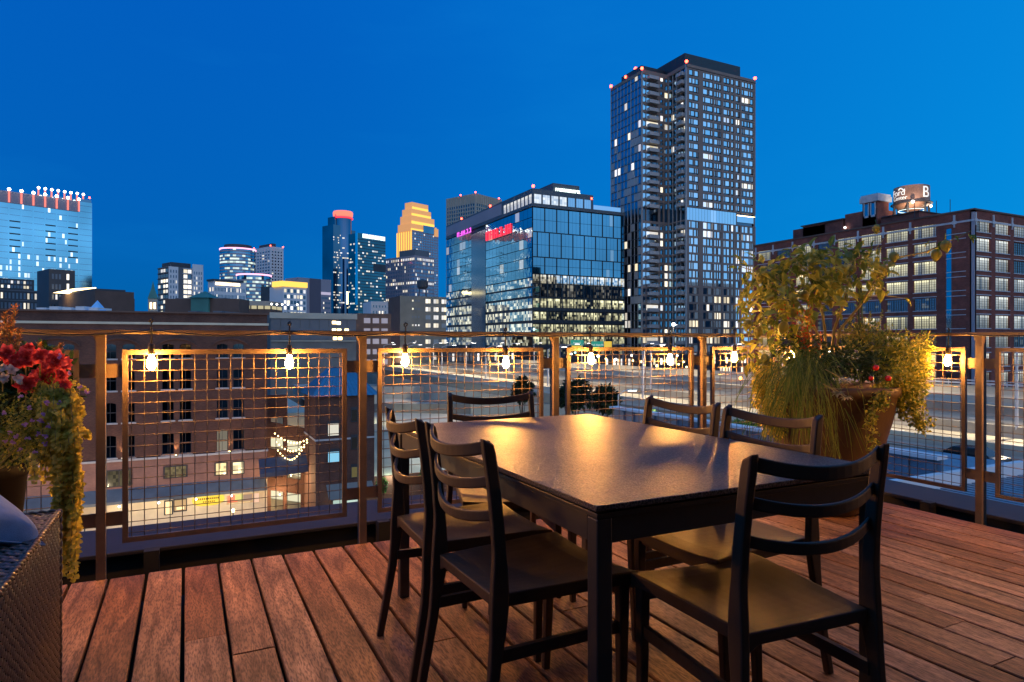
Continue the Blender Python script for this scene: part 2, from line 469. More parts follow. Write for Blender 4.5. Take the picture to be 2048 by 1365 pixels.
for i, (bx, bz) in enumerate(BX):
    bulb((bx, YF-.042, bz+.03), bl[i], rt.uniform(0,6), rt.uniform(-.05,.05))
bulb((XF-.042, 2.502, 1.02), 'glowing string light bulb on the right railing beside the planter', .4, .03)
bulb((XF-.042, 1.86, 1.02), 'glowing string light bulb on the right railing, first beyond the right edge', 1.4, .03)
bulb((XF-.042, 1.22, 1.02), 'glowing string light bulb on the right railing, second beyond the right edge', 2.4, .03)
bulb((XF-.042, .60, 1.02), 'glowing string light bulb on the right railing, third beyond the right edge', 2.4, .03)
cab = MB()
pts = []
xs = [b[0] for b in BX]
for a, b in zip(xs[:-1], xs[1:]):
    for q in range(8):
        t = q/8; pts.append((a+(b-a)*t, YF-.034, 1.157 - .022*math.sin(math.pi*t)))
pts += [(4.17, YF-.034, 1.155), (4.33, YF-.06, 1.15), (XF-.034, 3.3, 1.14), (XF-.034, 2.502, 1.158)]
for a, b in ((2.502,1.86),(1.86,1.22),(1.22,.6)):
    for q in range(1, 9):
        t = q/8; pts.append((XF-.034, a+(b-a)*t, 1.157-.02*math.sin(math.pi*t)))
cab.tube(pts, .0045, 6)
tag(cab.build('light_cable', M_cable, smooth=True), 'thin black cable of the string lights slung along the handrails', 'cable')

# ---- dining table
def table_mat():
    m = bpy.data.materials.new('table_stone'); t, p, N, L = nodes(m)
    tc = N.new('ShaderNodeTexCoord')
    n1 = N.new('ShaderNodeTexNoise'); n1.inputs['Scale'].default_value = 210; n1.inputs['Detail'].default_value = 2; L.new(tc.outputs['Object'], n1.inputs['Vector'])
    n2 = N.new('ShaderNodeTexNoise'); n2.inputs['Scale'].default_value = 5; n2.inputs['Detail'].default_value = 4; L.new(tc.outputs['Object'], n2.inputs['Vector'])
    r = N.new('ShaderNodeValToRGB'); r.color_ramp.elements[0].position=.38; r.color_ramp.elements[0].color=(.016,.012,.011,1); r.color_ramp.elements[1].position=.66; r.color_ramp.elements[1].color=(.16,.115,.095,1)
    L.new(n1.outputs['Fac'], r.inputs[0]); L.new(r.outputs[0], p.inputs['Base Color'])
    mr = N.new('ShaderNodeMapRange'); mr.inputs['To Min'].default_value=.36; mr.inputs['To Max'].default_value=.50; L.new(n2.outputs['Fac'], mr.inputs[0]); L.new(mr.outputs[0], p.inputs['Roughness'])
    b = N.new('ShaderNodeBump'); b.inputs['Strength'].default_value=.8; b.inputs['Distance'].default_value=.0022
    L.new(n1.outputs['Fac'], b.inputs['Height']); L.new(b.outputs[0], p.inputs['Normal'])
    p.inputs['Specular IOR Level'].default_value = .20
    return m
M_table = table_mat()
M_tmetal = mat('table_metal', (.030,.026,.024), .42, 0, var=.12, scale=20, bump=.06, bscale=300)
TX0, TX1, TY0, TY1 = .815, 1.815, 1.215, 2.775
tbl = empty('dining_table', ((TX0+TX1)/2, (TY0+TY1)/2, 0)); tag(tbl, 'dark dining table with a speckled stone top and square metal legs', 'table')
hx, hy = (TX1-TX0)/2, (TY1-TY0)/2
t_ = MB(); t_.box(-hx, hx, -hy, hy, .726, .740); t_.build('table_top', M_table, tbl, bevel=.002)
t_ = MB(); t_.box(-hx+.006, hx-.006, -hy+.006, hy-.006, .708, .7205); t_.build('top_rim', M_tmetal, tbl, bevel=.002)
t_ = MB(); t_.box(-hx+.02, hx-.02, -hy+.02, hy-.02, .7205, .726); t_.build('shadow_gap', M_black, tbl)
ap = .06
t_ = MB()
t_.box(-hx+.050, hx-.050, -hy+.012, -hy+.030, .708-ap, .7075); t_.box(-hx+.055, hx-.055, hy-.030, hy-.012, .708-ap, .7075)
t_.box(-hx+.012, -hx+.030, -hy+.055, hy-.055, .708-ap, .7075); t_.box(hx-.030, hx-.012, -hy+.055, hy-.055, .708-ap, .7075)
t_.build('apron', M_tmetal, tbl, bevel=.002)
l_ = MB(); l_.box(-.021, .021, -.021, .021, 0, .7075); leg_me = l_.mesh('leg', M_tmetal)
for sx in (-1, 1):
    for sy in (-1, 1):
        o = inst('leg', leg_me, tbl, (sx*(hx-.028), sy*(hy-.028), 0))
        b = o.modifiers.new('bevel','BEVEL'); b.width = .004; b.segments = 2

# ---- chairs
M_chair = mat('chair_resin', (.046,.027,.019), .55, 0, var=.25, scale=7, bump=.12, bscale=700, spec=.32)
def rail_y(z):
    # centre line of the rear leg and upright (local y, seat faces +y)
    P = [(0,-.262),(.12,-.240),(.25,-.217),(.36,-.203),(.45,-.196),(.55,-.196),(.65,-.203),(.75,-.214),(.858,-.230)]
    for (z0,y0),(z1,y1) in zip(P[:-1],P[1:]):
        if z <= z1: t=(z-z0)/(z1-z0); return y0+(y1-y0)*t
    return P[-1][1]
def upright(s):
    b = MB(); vs=[]; path=[]
    for k in range(25):
        z = .858*k/24
        dep = .0145 + .010*math.exp(-((z-.44)/.11)**2) + (.002 if z>.6 else 0)   # half depth front-back
        if z < .3: dep = .0125 + .003*z/.3
        if z > .84: dep = .0155
        x = s*(.205 + (.012*(1-z/.45) if z<.45 else -.004*(z-.45)/.4))
        path.append(((x, rail_y(z), z), (1,0,0), (0,1,.0), .0128 - .001*(z/.858), dep))
    b.sweep(path, None)
    # mitred horn: top slopes down towards the front
    n = len(b.v)
    for j in range(n-4, n):
        v = b.v[j]; b.v[j] = (v[0], v[1], v[2] + (-.012 if v[1] > rail_y(.858) else .004))
    return b
def slat(zc, hh, bow):
    b = MB(); path=[]; W=.196
    for k in range(17):
        t = -1 + 2*k/16
        x = W*t; y = rail_y(zc) + .004 - bow*(1-t*t); zq = zc - .027*(1-t*t)
        nrm = Vector((-2*bow*t/W*-1, 1, 0)).normalized()
        path.append(((x, y, zq), nrm, (0,0,1), .0068, hh))
    b.sweep(path, None); return b
def seat_mesh():
    b = MB(); nx, ny = 12, 12; top=[]; bot=[]
    for j in range(ny+1):
        v = j/ny; y = -.205 + .445*v
        w = .185 + .038*v
        for i in range(nx+1):
            u = -1+2*i/nx
            z = .452 - .022*(1-abs(u)**2.2)*math.sin(math.pi*min(1,v*1.02))**.8 + .006*u*u*v - .012*max(0,v-.86)/.14*(1-.6*abs(u)**3)
            if v < .12: z += .0*(.12-v)
            top.append((w*u, y, z)); bot.append((w*u*.985, y, z-.022-.016*(abs(u)>.99)-.014*(v>.97)-.010*(v<.05)))
    b.add(top+bot, [])
    n1=nx+1; off=len(top); fs=[]
    for j in range(ny):
        for i in range(nx):
            a=j*n1+i; fs.append((a,a+1,a+1+n1,a+n1)); fs.append((off+a,off+a+n1,off+a+1+n1,off+a+1))
    for i in range(nx):
        a=i; fs.append((a,off+a,off+a+1,a+1)); a=ny*n1+i; fs.append((a,a+1,off+a+1,off+a))
    for j in range(ny):
        a=j*n1; fs.append((a,a+n1,off+a+n1,off+a)); a=j*n1+nx; fs.append((a,off+a,off+a+n1,a+n1))
    b.f += fs; b.m += [0]*len(fs); b.c += [None]*len(fs)
    return b
def front_leg(s):
    b = MB(); path=[]
    for k in range(9):
        z = .432*k/8
        path.append(((s*(.196+.010*(1-z/.43)), .200-.012*(1-z/.43), z), (1,0,0), (0,1,0), .0105+.0045*z/.43, .0115+.0055*z/.43))
    b.sweep(path, None); return b
chair0 = empty('dining_chair')
for s in (-1, 1): upright(s).build('upright', M_chair, chair0, bevel=.005)
for zc, hh, bw in ((.838,.0170,.050),(.750,.0145,.047),(.662,.0145,.044)): slat(zc, hh, bw).build('back_slat', M_chair, chair0, bevel=.004)
seat_mesh().build('seat', M_chair, chair0, smooth=False, bevel=.004)
for s in (-1, 1): front_leg(s).build('leg', M_chair, chair0, bevel=.004)
for s in (-1, 1):
    b = MB(); b.sweep([((s*.200,-.200,.30),(1,0,0),(0,0,1),.008,.016),((s*.198,.186,.30),(1,0,0),(0,0,1),.008,.016)], None); b.build('stretcher', M_chair, chair0)
b = MB(); b.box(-.187,.187,.188,.206,.385,.425); b.build('front_apron', M_chair, chair0)
CH_POS = [ # x, y, facing angle (deg, 0 = +y), label
    (1.325, 1.262, -4.5, 'dark ladder-back chair at the near end of the table, back to the viewer'),
    (.905, 1.715, -90+1.5, 'dark ladder-back chair on the left side of the table, nearer of two'),
    (.905, 2.195, -90-2.0, 'dark ladder-back chair on the left side of the table, farther of two'),
    (1.275, 2.66, 180-12, 'dark ladder-back chair at the far end of the table, facing the viewer'),
    (1.665, 2.170, 90+2.5, 'dark ladder-back chair on the right side of the table, farther of two'),
    (1.655, 1.695, 90+0.5, 'dark ladder-back chair on the right side of the table, in front of the planter'),
]
for i, (x, y, a, lab) in enumerate(CH_POS):
    c = chair0 if i == 0 else copy_tree(chair0)
    c.location = (x, y, 0); c.rotation_euler = (0, 0, R(a))
    tag(c, lab, 'chair', 'chairs around the dining table')
# ================================================================== the city
GZ = -22.0
M_ground = mat('asphalt', (.050,.048,.050), .85, var=.3, scale=.05, bump=.1, bscale=3)
g = MB(); g.add([(-3000,-3000,GZ),(9000,-3000,GZ),(9000,9000,GZ),(-3000,9000,GZ)], [(0,1,2,3)])
struct(g.build('ground', M_ground))

GRID_A = ((1.0, 0.0), (0.0, 1.0))
_b = R(66.2)
GRID_B = ((math.sin(_b), math.cos(_b)), (-math.cos(_b), math.sin(_b)))
def hit(P, u, px):
    r = ray(px); det = u[0]*(-r[1]) + r[0]*u[1]
    return (-P[0]*(-r[1]) - r[0]*P[1]) / det
def along(P, u, px):
    # distance s with P + s*u on the sight line of column px
    r = ray(px); a, b = u
    # P0 + s a = t rx ; P1 + s b = t ry
    det = -a*r[1] + b*r[0]
    return (P[0]*r[1] - P[1]*r[0]) / det
rl = random.Random(11)
def warm(k=1.0):
    t = rl.random(); s = k*rl.uniform(.55, 1.5)
    c = (1.0, .83+.12*t, .50+.4*t)
    return (c[0]*s, c[1]*s, c[2]*s)
def white(k=1.0):
    s = k*rl.uniform(.6, 1.4); t = rl.random()
    return (s*.95, s*(.92+.06*t), s*(.80+.15*t))
OFF = (0,0,0)

class Bld:
    # a building with a near corner; local x runs along the face receding right, local y along the face receding left
    def __init__(s, name, px, d, xl, xr, ytop, grid, label, cat='building', D=None, W=None):
        s.P = at(px, CY, d); s.grid = grid
        s.W = W if W else along(s.P, grid[0], xr); s.D = D if D else along(s.P, grid[1], xl)
        s.top = CH + (CY - ytop)*d/FPX; s.H = s.top - GZ; s.d = d
        s.root = empty(name, (s.P.x, s.P.y, GZ), math.atan2(grid[0][1], grid[0][0])); tag(s.root, label, cat)
    def zpx(s, y, d=None): return (CH + (CY-y)*(d or s.d)/FPX) - GZ
    def xr_(s, px): return along(s.P, s.grid[0], px)
    def yl_(s, px): return along(s.P, s.grid[1], px)
    def core(s, m, name='wall', z1=None, z0=0, x0=0, x1=None, y0=0, y1=None, bevel=0):
        b = MB(); b.box(x0, s.W if x1 is None else x1, y0, s.D if y1 is None else y1, z0, s.H if z1 is None else z1)
        return b.build(name, m, s.root)
def fbox(b, f, a0, a1, z0, z1, o, i=0.0, mi=0, c=None):
    if f == 'R': b.box(a0, a1, -o, i, z0, z1, mi, c)
    else: b.box(-o, i, a0, a1, z0, z1, mi, c)
def pane(b, f, a0, a1, z0, z1, o, c=OFF, mi=0):
    if f == 'R': b.quad((a0,-o,z0),(a1,-o,z0),(a1,-o,z1),(a0,-o,z1), mi, c)
    else: b.quad((-o,a1,z0),(-o,a0,z0),(-o,a0,z1),(-o,a1,z1), mi, c)
def win_grid(B, m, f, a0, a1, z0, z1, nc, nr, fw=.6, fh=.55, p=.15, k=1.0, o=.08, lit=warm, name='windows', rowlit=None):
    b = MB(); cw = (a1-a0)/nc; rh = (z1-z0)/nr
    for r in range(nr):
        rp = rowlit[r % len(rowlit)] if rowlit else p
        for c in range(nc):
            col_ = lit(k) if rl.random() < rp else OFF
            u = a0 + (c+.5)*cw; w = z0 + (r+.5)*rh
            pane(b, f, u-cw*fw/2, u+cw*fw/2, w-rh*fh/2, w+rh*fh/2, o, col_)
    return b.build(name, m, B.root, kind='stuff')
def bands(B, m, f, a0, a1, z0, z1, n, h, o=.3, name='spandrels'):
    b = MB()
    for i in range(n+1):
        z = z0 + (z1-z0)*i/n
        fbox(b, f, a0, a1, z-h/2, z+h/2, o)
    return b.build(name, m, B.root, kind='stuff')
def fins(B, m, f, a0, a1, z0, z1, n, w, o=.3, name='mullions'):
    b = MB()
    for i in range(n+1):
        a = a0 + (a1-a0)*i/n
        fbox(b, f, a-w/2, a+w/2, z0, z1, o)
    return b.build(name, m, B.root, kind='stuff')
def roofbox(B, m, x0, x1, y0, y1, z0, z1, name='penthouse'):
    b = MB(); b.box(x0, x1, y0, y1, z0, z1); return b.build(name, m, B.root)

M_gl_hotel = glass_lit('hotel_glass', (.42,.78,.84), .12, scale=.02)
M_gl_dark = glass_lit('dark_glass', (.16,.20,.24), .10, scale=.02)
M_gl_blue = glass_lit('blue_glass', (.30,.42,.50), .08, scale=.02)
M_gl_office = glass_lit('office_glass', (.18,.46,.56), .03, scale=.03, wob=.0)
M_gl_officeL = glass_lit('office_glass_side', (.42,.50,.50), .03, scale=.05, wob=.35)
M_gl_tower = glass_lit('tower_glass', (.82,.92,.95), .05, scale=.03, var=.12)
M_gl_flat = glass_lit('far_window', (.20,.22,.26), .3, scale=.03)
M_white = mat('pale_precast', (.72,.68,.68), .8, var=.08, scale=.05)
M_grey = mat('grey_panel', (.14,.14,.155), .7, var=.12, scale=.1)
M_dgrey = mat('dark_panel', (.055,.055,.065), .6, var=.15, scale=.1)
M_mauve = mat('mauve_stone', (.36,.31,.35), .8, var=.08, scale=.05)
M_beige = mat('beige_stone', (.46,.38,.30), .8, var=.08, scale=.05)
M_towerwall = mat('tower_brick', (.24,.175,.150), .8, var=.10, scale=.2)
M_towerlight = mat('tower_pale_metal', (.40,.38,.38), .6, var=.08, scale=.2)
M_redbrick = brick_mat('factory_brick', (.27,.085,.062), (.20,.062,.048), (.18,.11,.10), .5, .18)
M_trim = mat('white_terracotta', (.50,.49,.52), .7, var=.12, scale=1)
M_brown = mat('brown_brick', (.13,.078,.062), .85, var=.12, scale=.3)
M_conc = mat('concrete', (.44,.40,.33), .85, var=.18, scale=.12, bump=.1, bscale=2)
M_concd = mat('stained_concrete', (.20,.185,.17), .85, var=.25, scale=.2, bump=.1, bscale=2)
M_road = mat('road_surface', (.25,.225,.18), .8, var=.22, scale=.08, stretch=(3,.25,1))
M_green = mat('green_copper', (.06,.19,.16), .6, var=.15, scale=.3)
M_red_l = emis('red_beacon', (1,.06,.03), 14)
M_pink_l = emis('pink_neon', (1,.42,.62), 2.2)
M_white_l = emis('white_lamp', (1,.95,.85), 9)
M_warm_l = emis('warm_lamp', (1,.72,.32), 7)
M_gold_l = emis('gold_floodlight_emission', (1,.40,.06), .62, (.5,.35,.2))  # floodlighting of the crown put into the stone as its own glow
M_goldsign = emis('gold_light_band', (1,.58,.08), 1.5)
M_redcrown = emis('red_crown_light', (1,.05,.08), 1.4)
M_redcrown2 = emis('orange_crown_light', (1,.20,.12), 1.5)
M_led = emis('white_light_panel', (.85,1,.95), 2.0)

def ball(name, m, parent, loc, r):
    b = MB(); b.lathe([(r*.05,-r),(r*.7,-r*.7),(r,0),(r*.7,r*.7),(r*.05,r)], 8)
    return b.build(name, m, parent, loc=loc)

# ---- bright glass hotel, far left
B = Bld('glass_hotel', -60, 600, -90, 184, 372, GRID_B, 'tall pale blue glass hotel tower with lit rooftop poles at far left', D=35)
W, H = B.W, B.H
B.core(M_gl_hotel, 'glass_body')
x157 = B.xr_(157)
zt = B.H
nb_ = 9; bw = x157/nb_
NR = 27; fh = (H-4)/NR
b = MB()
for i in range(nb_):
    for j in range(4):
        for r in range(4, NR):
            p = .26 if 7 < r < 18 else (.06 if r >= 18 else .02)
            if r in (5, 6): p = .55
            if r == 4: p = .7
            if rl.random() < p:
                u = i*bw + (j+.5)*bw/4
                pane(b, 'R', u-bw*.10, u+bw*.10, r*fh+.8, r*fh+fh-1.0, .06, tuple(c*.85 for c in white(1.1)))
b.build('lit_windows', M_gl_hotel, B.root, kind='stuff')
bands(B, M_gl_blue, 'R', 0, W, fh*4, NR*fh, NR-4, .45, .10)
fins(B, M_gl_hotel, 'R', 0, x157, 20, H-9, nb_, 1.3, .35, 'pilasters')
for i in (3, 6, 8):   # louvred balcony bays
    b = MB()
    for r in range(18, 24): fbox(b, 'R', i*bw+.4, i*bw+bw-.6, r*fh-.55, r*fh+.55, .5)
    b.build('balcony_bay', M_dgrey, B.root, kind='stuff')
b = MB(); fbox(b, 'R', -.3, x157, H-11, H, .8); b.build('parapet_screen', M_mauve, B.root)
for i in range(nb_+1):
    u = i*bw
    b = MB(); fbox(b, 'R', u-.7, u+.7, H-10.5, H+.5, 1.6, -.9); b.build('light_pole', emis('red_pole_light', (1,.22,.16), 1.3) if i == 0 else bpy.data.materials['red_pole_light'], B.root)
    ball('roof_lamp', M_white_l, B.root, (u, -1.3, H+1.8), 1.5)
b = MB(); b.box(B.xr_(78), W, 6, 30, H, H+3); b.box(x157+.5, W-.5, .5, 30, H-.5, H+3); b.build('roof_storey', M_gl_blue, B.root)
u0, u1 = B.xr_(80), B.xr_(182)
for i in range(8):
    u = u0 + (u1-u0)*i/8
    b = MB(); b.box(u-.55, u+.55, 4.6, 5.8, H, H+8); b.build('light_pole', bpy.data.materials['red_pole_light'], B.root)
    ball('roof_lamp', M_white_l, B.root, (u, 4.4, H+8.6), 1.3)
ball('beacon', M_red_l, B.root, (W-1, 4, H+6), 1.0)

# ---- dark blocks in front of the hotel
B = Bld('apartment_block', -70, 330, -90, 122, 575, GRID_B, 'dark low apartment block with lit windows under the glass hotel', D=25)
B.core(M_dgrey); win_grid(B, M_gl_flat, 'R', 1, B.W-1, 8, B.H-.6, 24, 8, .55, .6, .32, 1.0)
bands(B, M_grey, 'R', 0, B.W, 8, B.H-.4, 8, .5, .25)
roofbox(B, M_dgrey, 4, B.W*.72, 3, 20, B.H, B.H+6)
win_grid(B, M_gl_flat, 'R', 4, B.W*.7, B.H+.5, B.H+5.5, 18, 2, .7, .6, .3, 1.0, o=-2.9, name='penthouse_windows')
B = Bld('dark_tower_block', 98, 300, 90, 150, 538, GRID_B, 'dark grey slab block with a lit stairwell column before the hotel', D=18)
B.core(M_dgrey)
win_grid(B, M_gl_flat, 'R', .8, B.W*.48, 8, B.H-1, 3, 10, .55, .5, .15, .9)
win_grid(B, M_gl_flat, 'R', B.W*.66, B.W*.78, 6, B.H-1, 1, 11, .8, .6, .95, 1.3, name='stair_windows')
B = Bld('garage_block', 148, 280, 140, 200, 590, GRID_B, 'dark brick block with a glowing roof canopy beside the grey slab', D=20)
B.core(M_brown); win_grid(B, M_gl_flat, 'R', 1, B.W-1, 8, B.H-1, 7, 6, .5, .5, .25, .8)
b = MB(); b.add([(-6,-2,B.H+.8),(B.W-2,-2,B.H+.5),(B.W-2,6,B.H+.5),(-6,6,B.H+.8),(0,-1,B.H+2.6),(8,-1,B.H+3.6),(8,5,B.H+3.6),(0,5,B.H+2.6)],[(0,1,2,3),(4,5,6,7),(0,1,5,4),(1,2,6,5),(2,3,7,6),(3,0,4,7)]); b.build('lit_canopy', M_warm_l, B.root, fix=True)
B = Bld('brick_hall', 190, 260, 180, 268, 581, GRID_B, 'windowless dark red brick hall left of the church spire', D=40)
B.core(M_brown); roofbox(B, M_dgrey, 0, B.W*.8, 1, 30, B.H, B.H+.8, 'roof_edge'); roofbox(B, M_brown, B.W, B.W*1.12, 4, 30, 0, B.H-2.4, 'wing')

# ---- church spire
sp = at(306, CY, 480); sd = 480/FPX
r_ = empty('church_spire', (sp.x, sp.y, GZ)); tag(r_, 'green copper church spire between the brick hall and white apartments', 'church')
zb = CH + (CY-602)*sd - GZ; zs = CH + (CY-598)*sd - GZ; za = CH + (CY-562)*sd - GZ
b = MB(); b.box(-3,3,-3,3,0,zs); b.build('belfry', M_beige, r_)
b = MB()
for q in (-1.2, 1.2): b.box(q-.6, q+.6, -3.15, -3.02, zb-6, zb-1.5)
b.build('louvre', M_warm_l, r_)
b = MB(); b.add([(-3.4,-3.4,zs),(3.4,-3.4,zs),(3.4,3.4,zs),(-3.4,3.4,zs),(-1.2,-1.2,zs+7),(1.2,-1.2,zs+7),(1.2,1.2,zs+7),(-1.2,1.2,zs+7),(0,0,za)],
  [(0,1,5,4),(1,2,6,5),(2,3,7,6),(3,0,4,7),(4,5,8),(5,6,8),(6,7,8),(7,4,8),(3,2,1,0)]); b.build('spire', M_green, r_)

# ---- white and black apartment tower
B = Bld('apartment_tower', 337, 620, 316, 406, 533, GRID_B, 'white and dark apartment tower with stacked balconies beside the spire')
B.core(M_grey)
u = lambda f: B.W*f
for a, c, m in ((0,.27,M_white),(.68,1.0,M_white)):
    b = MB(); fbox(b, 'R', u(a), u(c), 0, B.H+(4 if a else 0), .5); b.build('white_panel', m, B.root)
win_grid(B, M_gl_flat, 'R', u(.02), u(.25), 18, B.H-2, 3, 15, .4, .55, .25, 1.2, o=.6)
win_grid(B, M_gl_flat, 'R', u(.70), u(.98), 18, B.H-2, 4, 15, .4, .55, .22, 1.2, o=.6, name='windows')
win_grid(B, M_gl_flat, 'R', u(.42), u(.66), 18, B.H-1, 2, 15, .9, .7, .6, 1.2, o=.1, name='balcony_windows')
bands(B, M_white, 'R', u(.40), u(.68), 18, B.H-1, 15, .5, 1.2, 'balcony_slabs')
win_grid(B, M_gl_flat, 'L', .5, B.D-.5, 18, B.H-1, 4, 15, .8, .6, .4, 1.2, o=.1, name='side_windows')
bands(B, M_grey, 'L', 0, B.D, 18, B.H-1, 15, .5, 1.0, 'side_balconies')
roofbox(B, M_dgrey, u(.1), u(.66), 2, B.D-1, B.H, B.H+4.5)

# ---- round glass tower with pink crown
def round_tower(name, px, d, rpx, ytop, label, rings, litrows, crown):
    P = at(px, CY, d); r = rpx*d/FPX; H = CH + (CY-ytop)*d/FPX - GZ
    root = empty(name, (P.x, P.y, GZ), R(-20)); tag(root, label, 'building')
    b = MB(); b.lathe([(r,0),(r,H)], 36); b.build('glass_body', M_gl_blue, root)
    b = MB(); b2 = MB(); n = 36; fh = 3.9; rows = int((H-20)/fh)
    for k in range(rows):
        z = 20 + k*fh
        b.lathe([(r+.05,z),(r+.4,z),(r+.4,z+1.5),(r+.05,z+1.5)], n)
        for q in range(n):
            t0, t1 = 2*math.pi*q/n, 2*math.pi*(q+1)/n
            if math.sin(t0) > .4: continue
            if rl.random() < litrows[k % len(litrows)]:
                c = white(.9); c = (c[0]*.85, c[1]*1.0, c[2]*.9)
                rr = r + .12
                b2.quad((rr*math.cos(t0),rr*math.sin(t0),z+1.6),(rr*math.cos(t1),rr*math.sin(t1),z+1.6),(rr*math.cos(t1),rr*math.sin(t1),z+fh-.2),(rr*math.cos(t0),rr*math.sin(t0),z+fh-.2),0,c)
    b.build('floor_bands', M_mauve, root, kind='stuff'); b2.build('lit_windows', M_gl_flat, root, kind='stuff')
    b = MB(); b.lathe([(r+.2,H-1.2),(r+.8,H-1.2),(r+.8,H+.3),(r+.2,H+.3)], 36, caps=False); b.build('neon_ring', M_pink_l, root)
    if crown: b = MB(); b.lathe([(r*.78,H),(r*.78,H+crown)], 30); b.build('penthouse', M_dgrey, root)
round_tower('round_office_tower', 476, 820, 33, 500, 'round banded office tower with a pink neon roofline', 0, [.1,.05,.5,.15,.9,.2,.6], 5)
round_tower('round_office_block', 508, 700, 32, 551, 'shorter round office block with pink roofline before the banded tower', 0, [.25,.3,.5], 0)
# ---- white grid tower
B = Bld('white_grid_tower', 541, 900, 508, 566, 493, GRID_B, 'white concrete grid tower with dark window strips and red roof lamps')
B.core(M_white)
for f, n in (('R', 2), ('L', 3)):
    L_ = B.W if f == 'R' else B.D
    win_grid(B, M_gl_dark, f, 1.2, L_-1.2, 20, B.H-5, n*2, 30, .68, .40, .12, .9, name='windows')
    fins(B, M_white, f, .6, L_-.6, 0, B.H-2, n*2, 2.0, .6, 'piers')
roofbox(B, M_dgrey, 5, B.W-8, 5, B.D-5, B.H, B.H+5)
for q in ((0,0),(B.W,0),(0,B.D)): ball('beacon', M_red_l, B.root, (q[0], q[1], B.H+1), 1.0)
# ---- stepped residential blocks low in the middle
B = Bld('pale_apartments', 428, 420, 416, 492, 562, GRID_B, 'pale low apartment block with many small windows below the round tower')
B.core(M_white); win_grid(B, M_gl_dark, 'R', .5, B.W-.5, 8, B.H-3, 22, 11, .45, .55, .14, 1.2)
win_grid(B, M_gl_dark, 'L', .5, B.D-.5, 8, B.H-3, 6, 11, .45, .55, .3, 1.2)
b = MB(); fbox(b, 'R', 1, B.W*.8, B.H-2.4, B.H-.8, .15); b.build('lit_top_floor', M_warm_l, B.root)
roofbox(B, M_dgrey, -1, B.W*.9, -.5, B.D, B.H, B.H+1.2, 'roof_edge')
B = Bld('dark_midrise', 546, 560, 540, 562, 572, GRID_B, 'dark midrise with lit windows left of the gold-banded building', D=20)
B.core(M_dgrey); win_grid(B, M_gl_flat, 'R', .5, B.W-.5, 8, B.H-1, 5, 14, .6, .5, .4, 1.0)
B = Bld('gold_band_building', 566, 520, 558, 613, 573, GRID_B, 'pale office building with a glowing gold band around its top', D=20)
B.core(M_white); win_grid(B, M_gl_flat, 'R', .5, B.W-.5, 6, B.H-1, 7, 13, .7, .6, .5, 1.1)
b = MB(); fbox(b, 'R', -1.5, B.W+.5, B.H, B.H+4.3, .8, 14); b.build('gold_band', M_goldsign, B.root)
B = Bld('mauve_slab', 596, 700, 588, 662, 555, GRID_B, 'plain mauve slab building right of the gold band', D=25)
B.core(M_mauve)
b = MB(); fbox(b, 'R', B.W*.34, B.W*.68, 0, B.H, .4); b.build('blank_panel', mat('dull_mauve', (.13,.11,.14), .8, var=.06, scale=.05), B.root)
win_grid(B, M_gl_flat, 'R', B.W*.7, B.W-1, 8, B.H-18, 6, 12, .7, .4, .1, 1.0)
b = MB(); fbox(b, 'R', B.W*.69, B.W-.5, B.H-17, B.H-14, .2); b.build('lit_strip', emis('mauve_strip', (.8,.72,1), .6), B.root)
# ---- dark blue tower with the red ring
P = at(679, CY, 1000); sd = 1000/FPX
r_ = empty('ringed_tower', (P.x, P.y, GZ), math.atan2(GRID_B[0][1], GRID_B[0][0])); tag(r_, 'dark blue glass tower crowned by a glowing red ring', 'building')
zz = lambda y: CH + (CY-y)*sd - GZ
b = MB(); b.box(-21, 2, -14, 14, 0, zz(455)); b.build('west_wing', M_gl_dark, r_)
b = MB(); b.lathe([(13,0),(13,zz(432))], 28, cx=2, cy=-6); b.build('round_shaft', glass_lit('navy_glass', (.14,.22,.32), .1, scale=.02), r_)
b = MB(); b.box(-14, 8, -8, 10, zz(455), zz(437)); b.build('shoulder', M_gl_dark, r_)
b = MB(); b.box(10, 22, -10, 12, 0, zz(460)); b.build('east_wing', M_gl_dark, r_)
b = MB(); b2 = MB()
for k in range(44):
    z = 20 + k*3.75
    pr = rl.choice([.05,.1,.2,.6]) if k > 6 else .7
    for q in range(8):
        if z < zz(458) and rl.random() < pr: b2.quad((-21+q*1.7,-14.15,z),(-21+q*1.7+1.5,-14.15,z),(-21+q*1.7+1.5,-14.15,z+1.8),(-21+q*1.7,-14.15,z+1.8),0,warm(.9))
    for q in range(11):
        t0 = -math.pi*.98 + q*.27; t1 = t0+.25
        if rl.random() < pr*.5 and z < zz(440): b2.quad(*[(2+13.2*math.cos(t),-6+13.2*math.sin(t),w) for t, w in ((t0,z),(t1,z),(t1,z+1.8),(t0,z+1.8))],0,warm(.8))
b2.build('lit_windows', M_gl_flat, r_, kind='stuff')
b = MB(); b.lathe([(13.5,zz(436)),(14.5,zz(434)),(15,zz(428)),(14,zz(425)),(12,zz(425)),(12,zz(436))], 28, cx=2, cy=-6, caps=False); b.build('red_ring', M_redcrown2, r_)
b = MB(); b.lathe([(14.6,zz(440)),(15.4,zz(438.5)),(14.6,zz(437)),(12,zz(437)),(12,zz(440))], 28, cx=2, cy=-6, caps=False); b.build('ring_edge', M_redcrown, r_)
b = MB(); b.box(-14,-4,-8.5,-8,zz(437),zz(433)); b.build('roof_sign', M_redcrown, r_)
b = MB(); b.box(-1, 1.6, -19.6, -19.2, zz(610), zz(585)); b.build('entrance_light', M_warm_l, r_)
